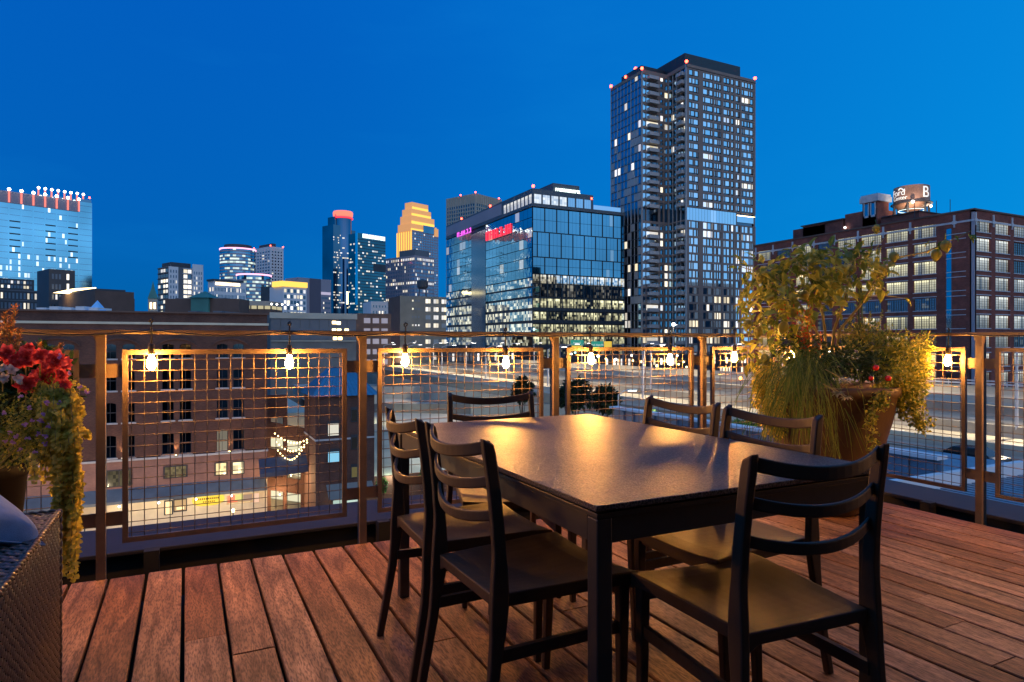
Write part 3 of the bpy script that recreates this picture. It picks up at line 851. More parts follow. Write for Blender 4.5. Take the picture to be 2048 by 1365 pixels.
# ---- teal glass slab with white light panels
B = Bld('teal_glass_slab', 716, 850, 697, 771, 466, GRID_B, 'dark teal glass slab with four white light panels along its top')
M_teal = glass_lit('teal_glass', (.10,.20,.22), .12, scale=.02)
B.core(M_teal)
win_grid(B, M_teal, 'R', 0, B.W, 8, B.H-8, 14, 38, .8, .5, .22, .8)
win_grid(B, M_teal, 'L', 0, B.D, 8, B.H-8, 6, 38, .8, .5, .2, .8)
bands(B, M_dgrey, 'R', 0, B.W, 8, B.H-8, 38, .8, .2)
for i in range(4):
    b = MB(); u0 = B.W*(.16+.21*i); fbox(b, 'R', u0, u0+B.W*.185, B.H-5.5, B.H-.3, .4); b.build('light_panel', M_led, B.root)
b = MB(); fbox(b, 'L', B.D*.02, B.D*.25, B.zpx(610), B.H, .5); b.build('pale_edge', M_gl_hotel, B.root)
b = MB(); fbox(b, 'R', B.W*.55, B.W+.2, B.zpx(540), B.zpx(524), .3); b.build('dark_band', M_dgrey, B.root)
# ---- stepped gold-lit tower
B = Bld('gold_crown_tower', 824, 1100, 797, 876, 460, GRID_B, 'stepped stone skyscraper with floodlit golden crown')
B.core(M_mauve)
s_ = 1100/FPX
z_ = lambda y: CH + (CY-y)*s_ - GZ
win_grid(B, M_gl_blue, 'R', .5, B.W-.5, 20, B.H-3, 14, 42, .55, .6, .10, .8)
fins(B, M_mauve, 'R', .5, B.W-.5, 20, B.H-1, 14, 1.0, .5, 'piers')
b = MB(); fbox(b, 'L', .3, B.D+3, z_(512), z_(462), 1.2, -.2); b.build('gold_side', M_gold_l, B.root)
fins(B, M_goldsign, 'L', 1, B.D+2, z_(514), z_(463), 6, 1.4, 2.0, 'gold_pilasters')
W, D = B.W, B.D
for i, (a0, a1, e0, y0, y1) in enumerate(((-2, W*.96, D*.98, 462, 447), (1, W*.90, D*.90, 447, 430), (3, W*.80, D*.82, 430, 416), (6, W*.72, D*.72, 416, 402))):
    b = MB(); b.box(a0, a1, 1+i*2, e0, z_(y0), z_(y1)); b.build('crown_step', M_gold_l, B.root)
    b = MB(); b.box(a0+.5, a1-.5, .4+i*2, 1+i*2, z_(y0)+.5, z_(y0)+(z_(y1)-z_(y0))*.35); b.build('crown_glow', M_goldsign, B.root)  # brighter emission at the step's foot imitates floodlight falloff
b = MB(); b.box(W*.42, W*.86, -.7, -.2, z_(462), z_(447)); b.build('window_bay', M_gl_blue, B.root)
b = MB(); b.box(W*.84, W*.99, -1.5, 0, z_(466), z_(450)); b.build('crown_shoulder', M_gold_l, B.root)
B = Bld('stone_office', 830, 900, 762, 868, 511, GRID_B, 'broad stone office block with rows of lit windows below the gold crown')
B.core(M_mauve)
for f in 'RL':
    L_ = B.W if f == 'R' else B.D
    win_grid(B, M_gl_blue, f, .5, L_-.5, 8, B.H-2, 13 if f == 'R' else 20, 24, .6, .6, .2, 1.0, rowlit=[.2,.15,.2,.9,.1,.2,.1,.8,.15,.1])
    fins(B, M_mauve, f, .5, L_-.5, 8, B.H, 13 if f == 'R' else 20, .9, .5, 'piers')
roofbox(B, M_grey, 3, B.W-6, 4, B.D*.5, B.H, B.H+9)

# ---- beige grid tower behind the glass office
B = Bld('beige_grid_tower', 951, 640, 893, 1003, 387, GRID_B, 'beige concrete grid tower rising behind the glass office')
B.core(M_beige)
for f in 'RL':
    L_ = B.W if f == 'R' else B.D
    win_grid(B, M_gl_dark, f, .8, L_-.8, 60, B.H-9, 12, 26, .62, .62, .04, .8)
    bands(B, M_beige, f, 0, L_, 60, B.H-9, 26, 1.0, .5)
    fins(B, M_beige, f, .5, L_-.5, 60, B.H, 12, .9, .6, 'piers')
for q in ((0,0),(B.W*.9,0),(0,B.D*.5)): ball('beacon', M_red_l, B.root, (q[0], q[1], B.H+1), .8)
# ================================================================== mid-distance buildings
M_mull = mat('dark_mullion', (.030,.036,.045), .5, var=.1, scale=1)
def sign_strokes(B, f, a0, a1, z0, z1, n, o, m, name='sign'):
    # small glowing letter strokes, too far off to read
    b = MB(); cw = (a1-a0)/n; rs = random.Random(n)
    for i in range(n):
        u = a0 + i*cw; w = cw*.22; hgt = z1-z0
        fbox(b, f, u+cw*.10, u+cw*.10+w, z0, z1, o+.2, -o)
        k = rs.choice([0,1,2,3])
        if k in (0,1): fbox(b, f, u+cw*.62, u+cw*.62+w, z0, z1, o+.2, -o)
        if k in (1,2): fbox(b, f, u+cw*.34, u+cw*.60, z1-hgt*.2, z1, o+.2, -o)
        if k in (0,3): fbox(b, f, u+cw*.34, u+cw*.60, z0+hgt*.42, z0+hgt*.6, o+.2, -o)
        if k in (2,3): fbox(b, f, u+cw*.34, u+cw*.80, z0, z0+hgt*.2, o+.2, -o)
    return b.build(name, m, B.root, kind='stuff')

# ---- glass office with staggered panes
B = Bld('glass_office', 1065, 235, 893, 1249, 413, GRID_A, 'blue glass office block with staggered tall panes and lit lower floors')
W, D, H = B.W, B.D, B.H
B.core(M_mull, 'frame', z1=H-.3, x0=.3, y0=.3)
zp = B.zpx
tiers = [(414.5, 463.5, 0.0), (463.5, 514, .62), (514, 548, 0.0)]
bayw = W/8.05
for (ya, yb, sh) in tiers:
    z1_, z0_ = zp(ya), zp(yb); u = -sh*bayw if sh else 0
    while u < W-.1:
        a, c = max(0, u), min(W, u+bayw)
        if c-a > .5:
            m_ = MB(); zm = (z0_+z1_)/2
            for (q0, q1) in ((z0_+.25, zm-.06), (zm+.06, z1_-.15)):
                n = 3
                for k in range(n):
                    e0 = a+.22+(c-a-.44)*k/n; e1 = a+.22+(c-a-.44)*(k+1)/n
                    pane(m_, 'R', e0+.03, e1-.03, q0, q1, .05 + .004*rl.random(), (.10,.12,.11) if rl.random() < .05 else OFF)
            m_.build('tall_pane', M_gl_office, B.root)
        u += bayw
def lit_floor(f, L_, y0, y1, nb2, p, k, name, glass, cool=False):
    m_ = MB(); za, zb_ = zp(y1), zp(y0); dz = (zb_-za)
    cw = L_/nb2
    for i in range(nb2):
        on = rl.random() < p; base = rl.uniform(.35, 1.0)
        for c in range(4):
            for r in range(4):
                a = i*cw+.2+(cw-.4)*c/4; e = i*cw+.2+(cw-.4)*(c+1)/4
                q = za+dz*r/4; q2 = za+dz*(r+1)/4
                v = base*rl.uniform(.15, 1.3)*(1.35 if r == 3 else .8 if r > 0 else .5)*k if on else rl.random()**6*.6*k
                if rl.random() < .18: v *= .1
                t = rl.random()
                cc = (v, v*(.90+.06*t), v*(.62+.2*t)) if not cool else (v*1.0, v*.95, v*.56)
                pane(m_, f, a, e, q, q2, .04, cc)
    m_.build(name, glass, B.root, kind='stuff')
for (y0, y1, p, k) in ((549, 566, .9, 1.0), (568, 592, .15, .35), (597, 615, .92, 1.15), (624, 641, .92, 1.15), (649, 666, .92, 1.1), (674, 692, .8, .9), (700, 718, .5, .6)):
    lit_floor('R', W, y0, y1, 14, p, k, 'lit_floor', M_gl_office, cool=(y0 > 590))
bands(B, M_mull, 'R', 0, W, zp(718), zp(618), 4, 1.2, .12, 'floor_edges')
fins(B, M_mull, 'R', 0, W, 0, zp(548), 13, .28, .2)
# left face: narrow wavy panes, a dark recess, lit floors below
s0, s1 = B.yl_(972), B.yl_(943)
for (a, c) in ((.2, s0), (s1, D)):
    n = max(4, int((c-a)/3.2)); cw = (c-a)/n
    for r in range(7):
        q0, q1 = zp(414.5+20*(r+1)), zp(414.5+20*r)
        for i in range(n):
            m_ = MB(); v = (.0,.0,.0) if rl.random() > .10 else tuple(x*.28 for x in warm())
            pane(m_, 'L', a+cw*i+.06, a+cw*(i+1)-.06, q0+.12, q1-.12, .05+rl.uniform(0,.02), v)
            m_.build('side_pane', M_gl_officeL, B.root)
    for (y0, y1, p, k) in ((556, 572, .55, .55), (576, 592, .25, .4), (597, 616, .75, .8), (622, 641, .75, .8), (647, 668, .75, .8), (674, 692, .6, .6)):
        m_ = MB(); n2 = n*3; cw2 = (c-a)/n2
        for i in range(n2):
            for r in range(3):
                v = k*rl.random()**1.5*1.4 if rl.random() < p else 0
                zl, zh = zp(y1), zp(y0)
                pane(m_, 'L', a+cw2*i+.05, a+cw2*(i+1)-.05, zl+(zh-zl)*r/3, zl+(zh-zl)*(r+1)/3, .05, (v, v*.95, v*.66))
        m_.build('lit_side_floor', M_gl_officeL, B.root, kind='stuff')
b = MB(); fbox(b, 'L', s0, s1, 0, H-1.5, .06); b.build('recess', M_mull, B.root)
pane_ = MB(); pane(pane_, 'L', s0+.2, s1-.2, 4, H-2, .12); pane_.build('recess_glass', M_gl_dark, B.root)
# top storey, penthouse, terrace rail, signs
xt = B.xr_(1186)
M_topst = mat('slate_metal', (.085,.10,.12), .5, var=.1, scale=.3)
b = MB(); b.box(-.25, W+.2, -.25, D+.1, H, H+1.2); b.build('roof_edge', M_topst, B.root)
b = MB(); b.box(-.1, xt, -.1, D, H+1.2, zp(377)); b.build('top_storey', M_topst, B.root)
n = 7
for i in range(n):
    u0 = .5 + (xt-1)*i/n
    m_ = MB()
    on = i < 4
    for r in range(4):
        for c in range(3):
            v = rl.uniform(.35, .9) if on else .16
            a = u0+.15+(xt/n-.8)*c/3
            pane(m_, 'R', a, a+(xt/n-.8)/3-.04, zp(408)+(zp(388)-zp(408))*r/4, zp(408)+(zp(388)-zp(408))*(r+1)/4, .14, (v, v*.9, v*.68) if on else (.10,.14,.2))
    m_.build('top_window', M_gl_office, B.root)
yt = B.yl_(1006); n = 8
for i in range(n):
    m_ = MB(); u0 = .5+(yt-.5)*i/n
    for r in range(4):
        for c in range(2):
            v = .55+.25*(r==3)-.2*(c==1 and r<2); wq = (yt/n-1.0)/2
            pane(m_, 'L', u0+wq*c, u0+wq*(c+1)-.05, zp(408)+(zp(388)-zp(408))*r/4, zp(408)+(zp(388)-zp(408))*(r+1)/4, .14, (v, v*.92, v*.66))
    m_.build('top_window', M_gl_officeL, B.root)
b = MB(); fbox(b, 'L', yt+1, D, H+1.4, zp(381), .25); b.build('mauve_screen', M_mauve, B.root)
b = MB(); b.box(B.xr_(1108), B.xr_(1161), .8, 13, zp(377), zp(360)); b.build('penthouse', M_topst, B.root)
sign_strokes(B, 'R', B.xr_(1112), B.xr_(1163), zp(383), zp(370), 13, -.5, emis('white_sign', (.80,1,.92), 3.2), 'roof_sign')
sign_strokes(B, 'L', B.yl_(1024), B.yl_(972), zp(452), zp(432), 6, .25, emis('red_sign_reflection', (1,.03,.06), 1.6), 'red_sign_reflection')  # red strokes: a sign's reflection in the glass, put in as emission
sign_strokes(B, 'L', B.yl_(944), B.yl_(915), zp(418), zp(407), 5, .3, emis('violet_sign', (.8,.10,.75), 1.5), 'violet_sign')
rt_ = MB(); rt_.box(xt+.2, W, -.05, .0, H+1.2, zp(397)); rt_.build('terrace_glass_rail', M_gl_tower, B.root)
for px_, py_ in ((1067, 372), (1183, 384)): ball('beacon', M_red_l, B.root, (B.xr_(px_), .2, zp(py_)), .55)
for yy in (.42, .78): ball('beacon', M_red_l, B.root, (0, D*yy, zp(375)), .5)

# ---- residential tower
B = Bld('residential_tower', 1373, 245, 1330, 1510, 128, GRID_A, 'tall brown residential tower with balconies, blue windows and red roof lamps', D=26)
W, H = B.W, B.H
zp = B.zpx
zb1, zb0 = zp(415), zp(440)                     # glazed amenity floors
B.core(M_gl_dark, 'core', x0=.3, y0=.3, z1=H-.4)
FH = (H-1.6-zb1)/17.0
nlow = int(zb0/3.05); FL = zb0/nlow
groups = [(.030,.160,3),(.225,.365,3),(.385,.485,3),(.520,.610,2),(.632,.668,1),(.700,.760,2),(.790,.965,4)]
def tower_face(f, L_, groups, z0, nr, fh, p, k=1.0):
    b = MB(); mull = MB(); rr = random.Random(nr)
    for r in range(nr):
        za, zb_ = z0+r*fh+.38, z0+(r+1)*fh-.38
        for (g0, g1, n) in groups:
            on = rl.random() < (p if z0 > 1 or r > nr*.55 else p*2.6); cc = warm(.95) if on else OFF
            ws = [rr.choice([.55,.55,1.3,1.7]) for _ in range(n)]; t = sum(ws); a = g0*L_; span = (g1-g0)*L_
            for i, w in enumerate(ws):
                e = a + span*w/t
                dim = OFF
                if on and rl.random() < .8: kf = rl.uniform(.5,1.2); dim = tuple(c*kf for c in cc)
                elif rl.random() < .6: dim = (.07,.10,.14)
                pane(b, f, a+.12, e-.12, za, zb_, .02, dim)
                if i: fbox(mull, f, a-.14, a+.14, za, zb_, .26)
                a = e
    b.build('windows', M_gl_tower, B.root, kind='stuff')
    mull.build('window_posts', M_towerwall, B.root, kind='stuff')
def tower_wall(f, L_, groups, z0, z1, nr, fh, m=M_towerwall):
    b = MB()
    for r in range(nr+1):
        fbox(b, f, 0, L_, max(z0, z0+r*fh-.38), min(z1, z0+r*fh+.38), .30)
    b.build('spandrels', m, B.root, kind='stuff')
    edges = [0] + [e for g in groups for e in g[:2]] + [1]
    for a, c in zip(edges[::2], edges[1::2]):
        pb = MB(); fbox(pb, f, a*L_, c*L_, z0, z1, .29); pb.build('pier', m, B.root)
for f, L_ in (('R', W),):
    tower_face(f, L_, groups, zb1+.6, 17, FH, .07); tower_wall(f, L_, groups, zb1+.1, H, 17, FH)
    tower_face(f, L_, groups, 0, nlow, FL, .14); tower_wall(f, L_, groups, 0, zb0, nlow, FL)
b = MB()
for i in range(17): pane(b, 'R', W*.71*i/17+.05, W*.71*(i+1)/17-.05, zb0, zb1, .1, (.10,.13,.16) if i in (8,9) else OFF)
b.build('amenity_glass', M_gl_tower, B.root, kind='stuff')
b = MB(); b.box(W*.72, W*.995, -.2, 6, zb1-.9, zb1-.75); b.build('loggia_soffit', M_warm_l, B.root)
b = MB(); fbox(b, 'R', W*.71, W*.72, zb0, zb1, .2); fbox(b, 'R', W*.975, W*.995, zb0, zb1, .2); b.build('loggia_posts', M_towerwall, B.root, kind='stuff')
pl = MB(); pane(pl, 'R', W*.72, W*.99, zb0+1.2, zb1-1, .12); pl.build('loggia_glass', M_gl_tower, B.root)
# side volume (set back to the left)
A_P = at(1283, CY, 248.5); ax, ay = A_P.x-B.P.x, A_P.y-B.P.y
aD = along(A_P, (0, 1), 1222); HA = H - 1.0
b = MB(); b.box(ax+.3, 8, ay+.3, ay+aD, 0, HA-.4); b.build('side_core', M_gl_dark, B.root)
Lc = -ax
def side(f):   # face 'S' = set-back volume's near face, 'T' = its left face, 'U' = main volume's left face
    pass
bS = MB(); bT = MB(); bU = MB(); wS = MB(); wT = MB(); wU = MB(); pT = MB()
levels = [(zb1+.6+r*FH, FH) for r in range(17)] + [(r*FL, FL) for r in range(nlow)]
for (z0, fh) in levels:
    za, zb_ = z0+.55, z0+fh-.45
    wS.box(ax, 0, ay, ay+.3, z0+fh-.45, z0+fh+.55)
    wU.box(-.02, .3, 0, ay, z0+fh-.30, z0+fh+.30)
    wT.box(ax-.02, ax+.3, ay, ay+aD, z0+fh-.16, z0+fh+.16)
    for a, c, pr in ((.05,.16,.10),(.18,.62,.12),(.70,.80,.22),(.86,.98,.2)):
        bS.quad((ax+Lc*a,ay+.16,za),(ax+Lc*c,ay+.16,za),(ax+Lc*c,ay+.16,zb_),(ax+Lc*a,ay+.16,zb_),0,warm(1.0) if rl.random() < pr else OFF)
    for i in range(9):
        y0_, y1_ = ay+aD*i/9+.25, ay+aD*(i+1)/9-.25
        if rl.random() < .62 or z0 > H-24:
            bT.quad((ax+.1,y1_,za-.3),(ax+.1,y0_,za-.3),(ax+.1,y0_,zb_+.3),(ax+.1,y1_,zb_+.3),0,warm(.9) if rl.random() < .09 else OFF)
        else:
            pT.box(ax+.02, ax+.3, y0_-.1, y1_+.1, z0+.2, z0+fh-.2)
    for i in range(6):
        y0_, y1_ = ay*i/6+.3, ay*(i+1)/6-.2
        bU.quad((.1,y1_,za),(.1,y0_,za),(.1,y0_,zb_),(.1,y1_,zb_),0,warm(.9) if rl.random() < (.14 if i < 2 else .03) else OFF)
for mb, nm, mt in ((bS,'recess_windows',M_gl_tower),(bT,'side_windows',M_gl_blue),(bU,'flank_windows',M_gl_blue)): mb.build(nm, mt, B.root, kind='stuff')
wS.build('recess_spandrels', M_towerwall, B.root, kind='stuff'); wU.build('flank_bands', M_towerwall, B.root, kind='stuff'); wT.build('side_bands', M_dgrey, B.root, kind='stuff')
pT.build('side_panels', M_towerlight, B.root, kind='stuff')
for a, c in ((0,.05),(.16,.18),(.62,.70),(.80,.86),(.98,1)):
    b = MB(); b.box(ax+Lc*a-(.1 if a == 0 else 0), ax+Lc*c, ay-.02, ay+.3, 0, HA); b.build('pier', M_towerwall, B.root)
for i in range(10):
    b = MB(); w_ = .45 if i in (0, 3, 7, 9) else .18; b.box(ax-.05, ax+.28, ay+aD*i/9-w_/2+.05, ay+aD*i/9+w_/2+.05, 0, HA); b.build('pilaster', M_towerlight, B.root)
for i in range(4):
    b = MB(); b.box(-.05, .28, ay*(.30+i*.22), ay*(.30+i*.22)+.3, 0, H); b.build('pilaster', M_towerlight, B.root)
b = MB(); b.box(-.34, .0, -.3, .5, 0, H); b.build('corner_pier', M_towerlight, B.root)
bal = MB(); bal.box(0, 4.6, -1.7, 0, -.16, .16); bal.box(0, 4.6, -1.7, -1.64, .16, 1.15); bal.box(0, .06, -1.64, 0, .16, 1.15); bal_me = bal.mesh('balcony', M_towerlight)
bal2 = MB(); bal2.box(-1.5, 0, 0, 3.4, -.16, .16); bal2.box(-1.5, -1.44, 0, 3.4, .16, 1.15); bal2.box(-1.44, 0, 0, .06, .16, 1.15); bal2_me = bal2.mesh('balcony', M_towerlight)
for (z0, fh) in levels:
    inst('balcony', bal_me, B.root, (ax+Lc*.20, ay-.03, z0+.2)); inst('balcony', bal2_me, B.root, (-.06, .9, z0+.2))
b = MB(); b.box(-.3, W+.1, -.3, 24, H-1.4, H); b.build('parapet', M_towerwall, B.root)
b = MB(); b.box(ax-.1, -.31, ay-.1, ay+aD, HA-1.2, HA); b.build('parapet', M_towerwall, B.root)
b = MB(); b.box(1.8, W*.86, 3, 22, H, zp(98)); b.build('penthouse', M_mull, B.root)
b = MB(); b.box(ax+3, 1.5, ay+4, ay+aD-3, HA, zp(112)); b.build('penthouse', M_mull, B.root)
for q in ((ax, ay+aD, HA+.9), (ax+.2, ay, HA+.8), (ax+4, ay+9, zp(108)), (ax+3, ay+14, zp(117)), (0, 0, H+.9), (W, 0, H+.9)): ball('beacon', M_red_l, B.root, q, .62)

# ---- brick factory at right
B = Bld('brick_factory', 1948, 140, 1508, 2300, 420, GRID_A, 'dark red brick factory with white trim and big gridded windows at right', W=90)
W, D, H = B.W, B.D, B.H
zp = B.zpx
b = MB(); b.box(.6, W, .6, D, 0, H-.2); b.build('core', M_dgrey, B.root)
PX_L = [(1516,1541),(1552,1580),(1591,1622),(1634,1664),(1675,1711),(1722,1762),(1772,1815),(1827,1872)]
PX_R = [(1953,1981),(1991,2019),(2028,2060)]
FHf = 38.8*140/FPX; WHf = 2.75
ztop = zp(436.5)
rows = [ztop - WHf - i*FHf for i in range(12)]
bays = {'L': [(B.yl_(c), B.yl_(a)) for a, c in PX_L], 'R': [(B.xr_(a), B.xr_(c)) for a, c in PX_R]}
stepR = bays['R'][1][0]-bays['R'][0][0]
for k in range(3, 9): bays['R'].append((bays['R'][0][0]+stepR*k, bays['R'][0][1]+stepR*k))
M_gl_fac = glass_lit('factory_glass', (.22,.26,.30), .15, scale=.1)
M_munt = mat('steel_muntin', (.05,.045,.05), .6, var=.1)
def fac_pane(f, wd, on, cool):
    m_ = MB(); n, r = 6, 5
    base = rl.uniform(.28, .72)
    for i in range(n):
        shade = rl.uniform(.25, 1.0) if rl.random() < .35 else 1.0
        for j in range(r):
            v = base*shade*rl.uniform(.85, 1.1)*(.55+.16*j) if on else (.10 if shade < .5 and rl.random() < .4 else .012)
            if on and j == r-1 and i >= n//2-1: v *= 1.6
            cc = (v*1.0, v*.90, v*.48) if not cool else (v*.92, v*.95, v*.86)
            if f == 'L': m_.quad((0,wd*(i+1)/n,WHf*j/r),(0,wd*i/n,WHf*j/r),(0,wd*i/n,WHf*(j+1)/r),(0,wd*(i+1)/n,WHf*(j+1)/r),0,cc)
            else: m_.quad((wd*i/n,0,WHf*j/r),(wd*(i+1)/n,0,WHf*j/r),(wd*(i+1)/n,0,WHf*(j+1)/r),(wd*i/n,0,WHf*(j+1)/r),0,cc)
    return m_.mesh('window', M_gl_fac)
def muntins(f, wd):
    m_ = MB()
    for i in range(1, 9):
        t = .16 if i % 3 == 0 else .05
        a = wd*i/9
        if f == 'L': m_.box(-.08,-.01,a-t/2,a+t/2,0,WHf)
        else: m_.box(a-t/2,a+t/2,-.08,-.01,0,WHf)
    for j in range(1, 5):
        z = WHf*j/5
        if f == 'L': m_.box(-.07,-.012,0,wd,z-.025,z+.025)
        else: m_.box(0,wd,-.07,-.012,z-.025,z+.025)
    return m_.mesh('muntin_grid', M_munt)
litpat = {0:[1,0,1,0,1,1,1,1],1:[0,0,1,0,0,1,1,1],2:[1,0,1,0,0,1,1,1],3:[0,0,1,0,1,1,1,1],4:[0,0,1,0,0,0,0,0],5:[1,0,1,0,0,1,1,1]}
for f in 'LR':
    wall = MB(); L_ = D if f == 'L' else W
    for bi, (a, c) in enumerate(bays[f]):
        wd = c-a; mu = muntins(f, wd)
        for ri, z in enumerate(rows):
            if z < 1: continue
            on = litpat.get(ri, [rl.random() < .6]*8)[bi] if f == 'L' else (rl.random() < .88)
            o = inst('window', fac_pane(f, wd, on, f == 'R'), B.root, (.35, a, z) if f == 'L' else (a, .35, z))
            mo = inst('muntin_grid', mu, o); mo['kind'] = 'stuff'
    edges = [0] + [e for ac in (sorted(bays[f])) for e in ac] + [L_]
    for a, c in zip(edges[::2], edges[1::2]):
        pb = MB(); fbox(pb, f, a, c, 0, H, .0, .8); pb.build('brick_pier', M_redbrick, B.root)
    zs = sorted(rows)
    for k, z in enumerate(zs + [None]):
        lo = (zs[k-1]+WHf) if k else 0; hi = z if z is not None else H
        pb = MB(); fbox(pb, f, .05, L_, lo, hi, -.06, .75); pb.build('spandrel', M_redbrick, B.root)
    for bi, (a, c) in enumerate(bays[f]):
        for z in rows:
            if z < 1: continue
            for zz_ in (z-.20, z-1.22):
                sb = MB(); fbox(sb, f, a-.15, c+.15, zz_, zz_+.17, .10); sb.build('sill', M_trim, B.root)
    # parapet band with drop ornaments
    pb = MB(); fbox(pb, f, -.1, L_, H-2.35, H-1.95, .16); pb.build('white_band', M_trim, B.root)
    mids = [(e+g)/2 for e, g in zip(edges[::2], edges[1::2])]
    for mm in mids:
        ob_ = MB(); fbox(ob_, f, mm-.20, mm+.20, H-1.9, H-.5, .22); fbox(ob_, f, mm-.42, mm+.42, H-2.5, H-1.8, .25); fbox(ob_, f, mm-.13, mm+.13, H-3.2, H-2.5, .22); ob_.build('drop_ornament', M_trim, B.root, kind='stuff')
    cb_ = MB(); fbox(cb_, f, -.25, L_, H, H+.35, .2, .8); cb_.build('coping', M_brown, B.root)
for z in rows:   # white bands on the blind corner bay
    if z < 1: continue
    for zz_ in (z-.20, z-1.35):
        sb = MB(); fbox(sb, 'L', 1.6, B.yl_(1892), zz_, zz_+.15, .10); sb.build('corner_band', M_trim, B.root)
sb = MB(); fbox(sb, 'L', B.yl_(1903), B.yl_(1893), 4, H-3.3, .05); sb.build('blue_glass_strip', M_gl_blue, B.root)
sb = MB(); fbox(sb, 'L', -.2, .5, 0, H-.4, .06); sb.build('corner_quoin', M_mauve, B.root)
# roof houses
def rb(px0, px1, y1, y0, d0, name, m=M_redbrick, dep=8):
    P0 = at(px0, CY, d0); P1 = at(px1, CY, d0)
    xa = (P0.x+P1.x)/2-B.P.x; 
    xx = 6; ya, yb_ = along(Vector((B.P.x+xx, B.P.y, 0)), (0,1), px1), along(Vector((B.P.x+xx, B.P.y, 0)), (0,1), px0)
    dd = (B.P.x+xx)*FW[0] + (B.P.y+(ya+yb_)/2)*FW[1]
    o = MB(); o.box(xx, xx+dep, ya, yb_, H-.3, CH+(CY-y1)*dd/FPX-GZ); return o.build(name, m, B.root), (xx, ya, yb_, dd)
rb(1586, 1650, 455, 470, 170, 'roof_house'); 
_, (xx, ya, yb_, dd) = rb(1606, 1686, 447, 470, 170, 'roof_house')
o = MB(); o.box(xx-.5, xx+8.5, ya-.4, yb_+.4, CH+(CY-447)*dd/FPX-GZ, CH+(CY-445)*dd/FPX-GZ); o.build('roof_slab', M_dgrey, B.root)
_, (xx, ya, yb_, dd) = rb(1690, 1752, 424, 470, 160, 'stair_house')
_, (xx, ya, yb_, dd) = rb(1725, 1755, 405, 470, 160, 'clock_turret', dep=4.5)
zt_ = CH+(CY-405)*dd/FPX-GZ
o = MB(); o.box(xx-.5, xx+5, ya-.5, yb_+.5, zt_, zt_+1.3); o.box(xx-.3, xx+4.8, ya-.3, yb_+.3, zt_+1.3, zt_+1.9); o.build('turret_cornice', M_trim, B.root, kind='stuff')
for q in (.28, .72):
    yq = ya+(yb_-ya)*q
    o = MB(); o.box(xx-.12, xx-.02, yq-.45, yq+.45, zt_-3.4, zt_-.4); o.build('turret_window', M_gl_blue, B.root)
    o = MB(); o.box(xx-.2, xx-.01, yq-.72, yq-.47, zt_-3.4, zt_-.1); o.box(xx-.2, xx-.01, yq+.47, yq+.72, zt_-3.4, zt_-.1); o.box(xx-.2,xx-.01,yq-.5,yq+.5,zt_-3.9,zt_-3.42); o.build('turret_trim', M_trim, B.root, kind='stuff')
_, (xx, ya, yb_, dd) = rb(1762, 1838, 430, 470, 150, 'roof_house')
o = MB(); o.box(xx-.4, xx+8.4, ya-.3, yb_+.3, CH+(CY-430)*dd/FPX-GZ, CH+(CY-428.5)*dd/FPX-GZ); o.build('roof_slab', M_dgrey, B.root)
ball('roof_lamp', M_white_l, B.root, (5.4, along(Vector((B.P.x+5.4, B.P.y, 0)), (0,1), 1690), CH+(CY-444)*165/FPX-GZ), .28)
for yy_ in (6, 9, 14): 
    o = MB(); o.box(2, 2.1, yy_, yy_+.1, H, H+3+yy_*.1); o.build('antenna', M_munt, B.root)

# ---- water tower on the factory roof
WT = at(1823, CY, 168); wr = 32*168/FPX
ws = lambda y: CH+(CY-y)*168/FPX
r_ = empty('water_tower', (WT.x, WT.y, ws(445))); tag(r_, 'floodlit copper coloured water tank with white lettering on the factory roof', 'water tower')
z0_ = ws(445)
M_tank = mat('rusty_tank', (.42,.21,.14), .6, .1, var=.25, scale=.6)
M_letter = emis('white_letters', (1,.93,.82), .7, (.8,.8,.75))
o = MB(); o.lathe([(wr,ws(409)-z0_),(wr*.98,ws(376)-z0_)], 32); o.build('tank', M_tank, r_, smooth=False)
o = MB(); o.lathe([(wr*.98,ws(376)-z0_),(wr*.5,ws(373.5)-z0_),(.3,ws(372)-z0_)], 32); o.build('tank_roof', M_dgrey, r_)
o = MB(); o.lathe([(.5,ws(424)-z0_),(wr*.45,ws(421.5)-z0_),(wr*.78,ws(417)-z0_),(wr*.95,ws(412.5)-z0_),(wr,ws(409)-z0_)], 32); o.build('tank_bowl', M_tank, r_, smooth=True)
o = MB(); o.lathe([(wr*1.04,ws(410)-z0_),(wr*1.14,ws(410)-z0_),(wr*1.14,ws(408.6)-z0_),(wr*1.04,ws(408.6)-z0_)], 32, caps=False); o.build('walkway', M_munt, r_)
o = MB(); o.lathe([(wr*.70,ws(422.2)-z0_),(wr*.73,ws(422.2)-z0_),(wr*.73,ws(421.4)-z0_),(wr*.70,ws(421.4)-z0_)], 32, caps=False); o.build('light_ring', M_led, r_)
o = MB(); o.tube([(0,0,-12),(0,0,ws(421)-z0_)], .5, 10); o.build('riser', M_munt, r_)
for k in range(6):
    t = k*math.pi/3+.35
    o = MB(); o.tube([(wr*1.15*math.cos(t),wr*1.15*math.sin(t),-12),(wr*.95*math.cos(t),wr*.95*math.sin(t),ws(409)-z0_)], .28, 6); o.build('leg', M_munt, r_)
for t in (R(-145), R(-20)):
    ball('floodlight', M_white_l, r_, (wr*1.3*math.cos(t), wr*1.3*math.sin(t), ws(411.5)-z0_), .38)
    L_ = bpy.data.lights.new('flood', 'SPOT'); L_.energy = 3600; L_.color = (1,.84,.62); L_.spot_size = R(120); L_.spot_blend = .8; L_.shadow_soft_size = .3
    lo = bpy.data.objects.new('flood', L_); col.objects.link(lo); lo.parent = r_; lo.location = (wr*2.0*math.cos(t), wr*2.0*math.sin(t), 2.0-1)
    lo.rotation_euler = (Vector((-math.cos(t), -math.sin(t), .75))).to_track_quat('-Z','Y').to_euler()
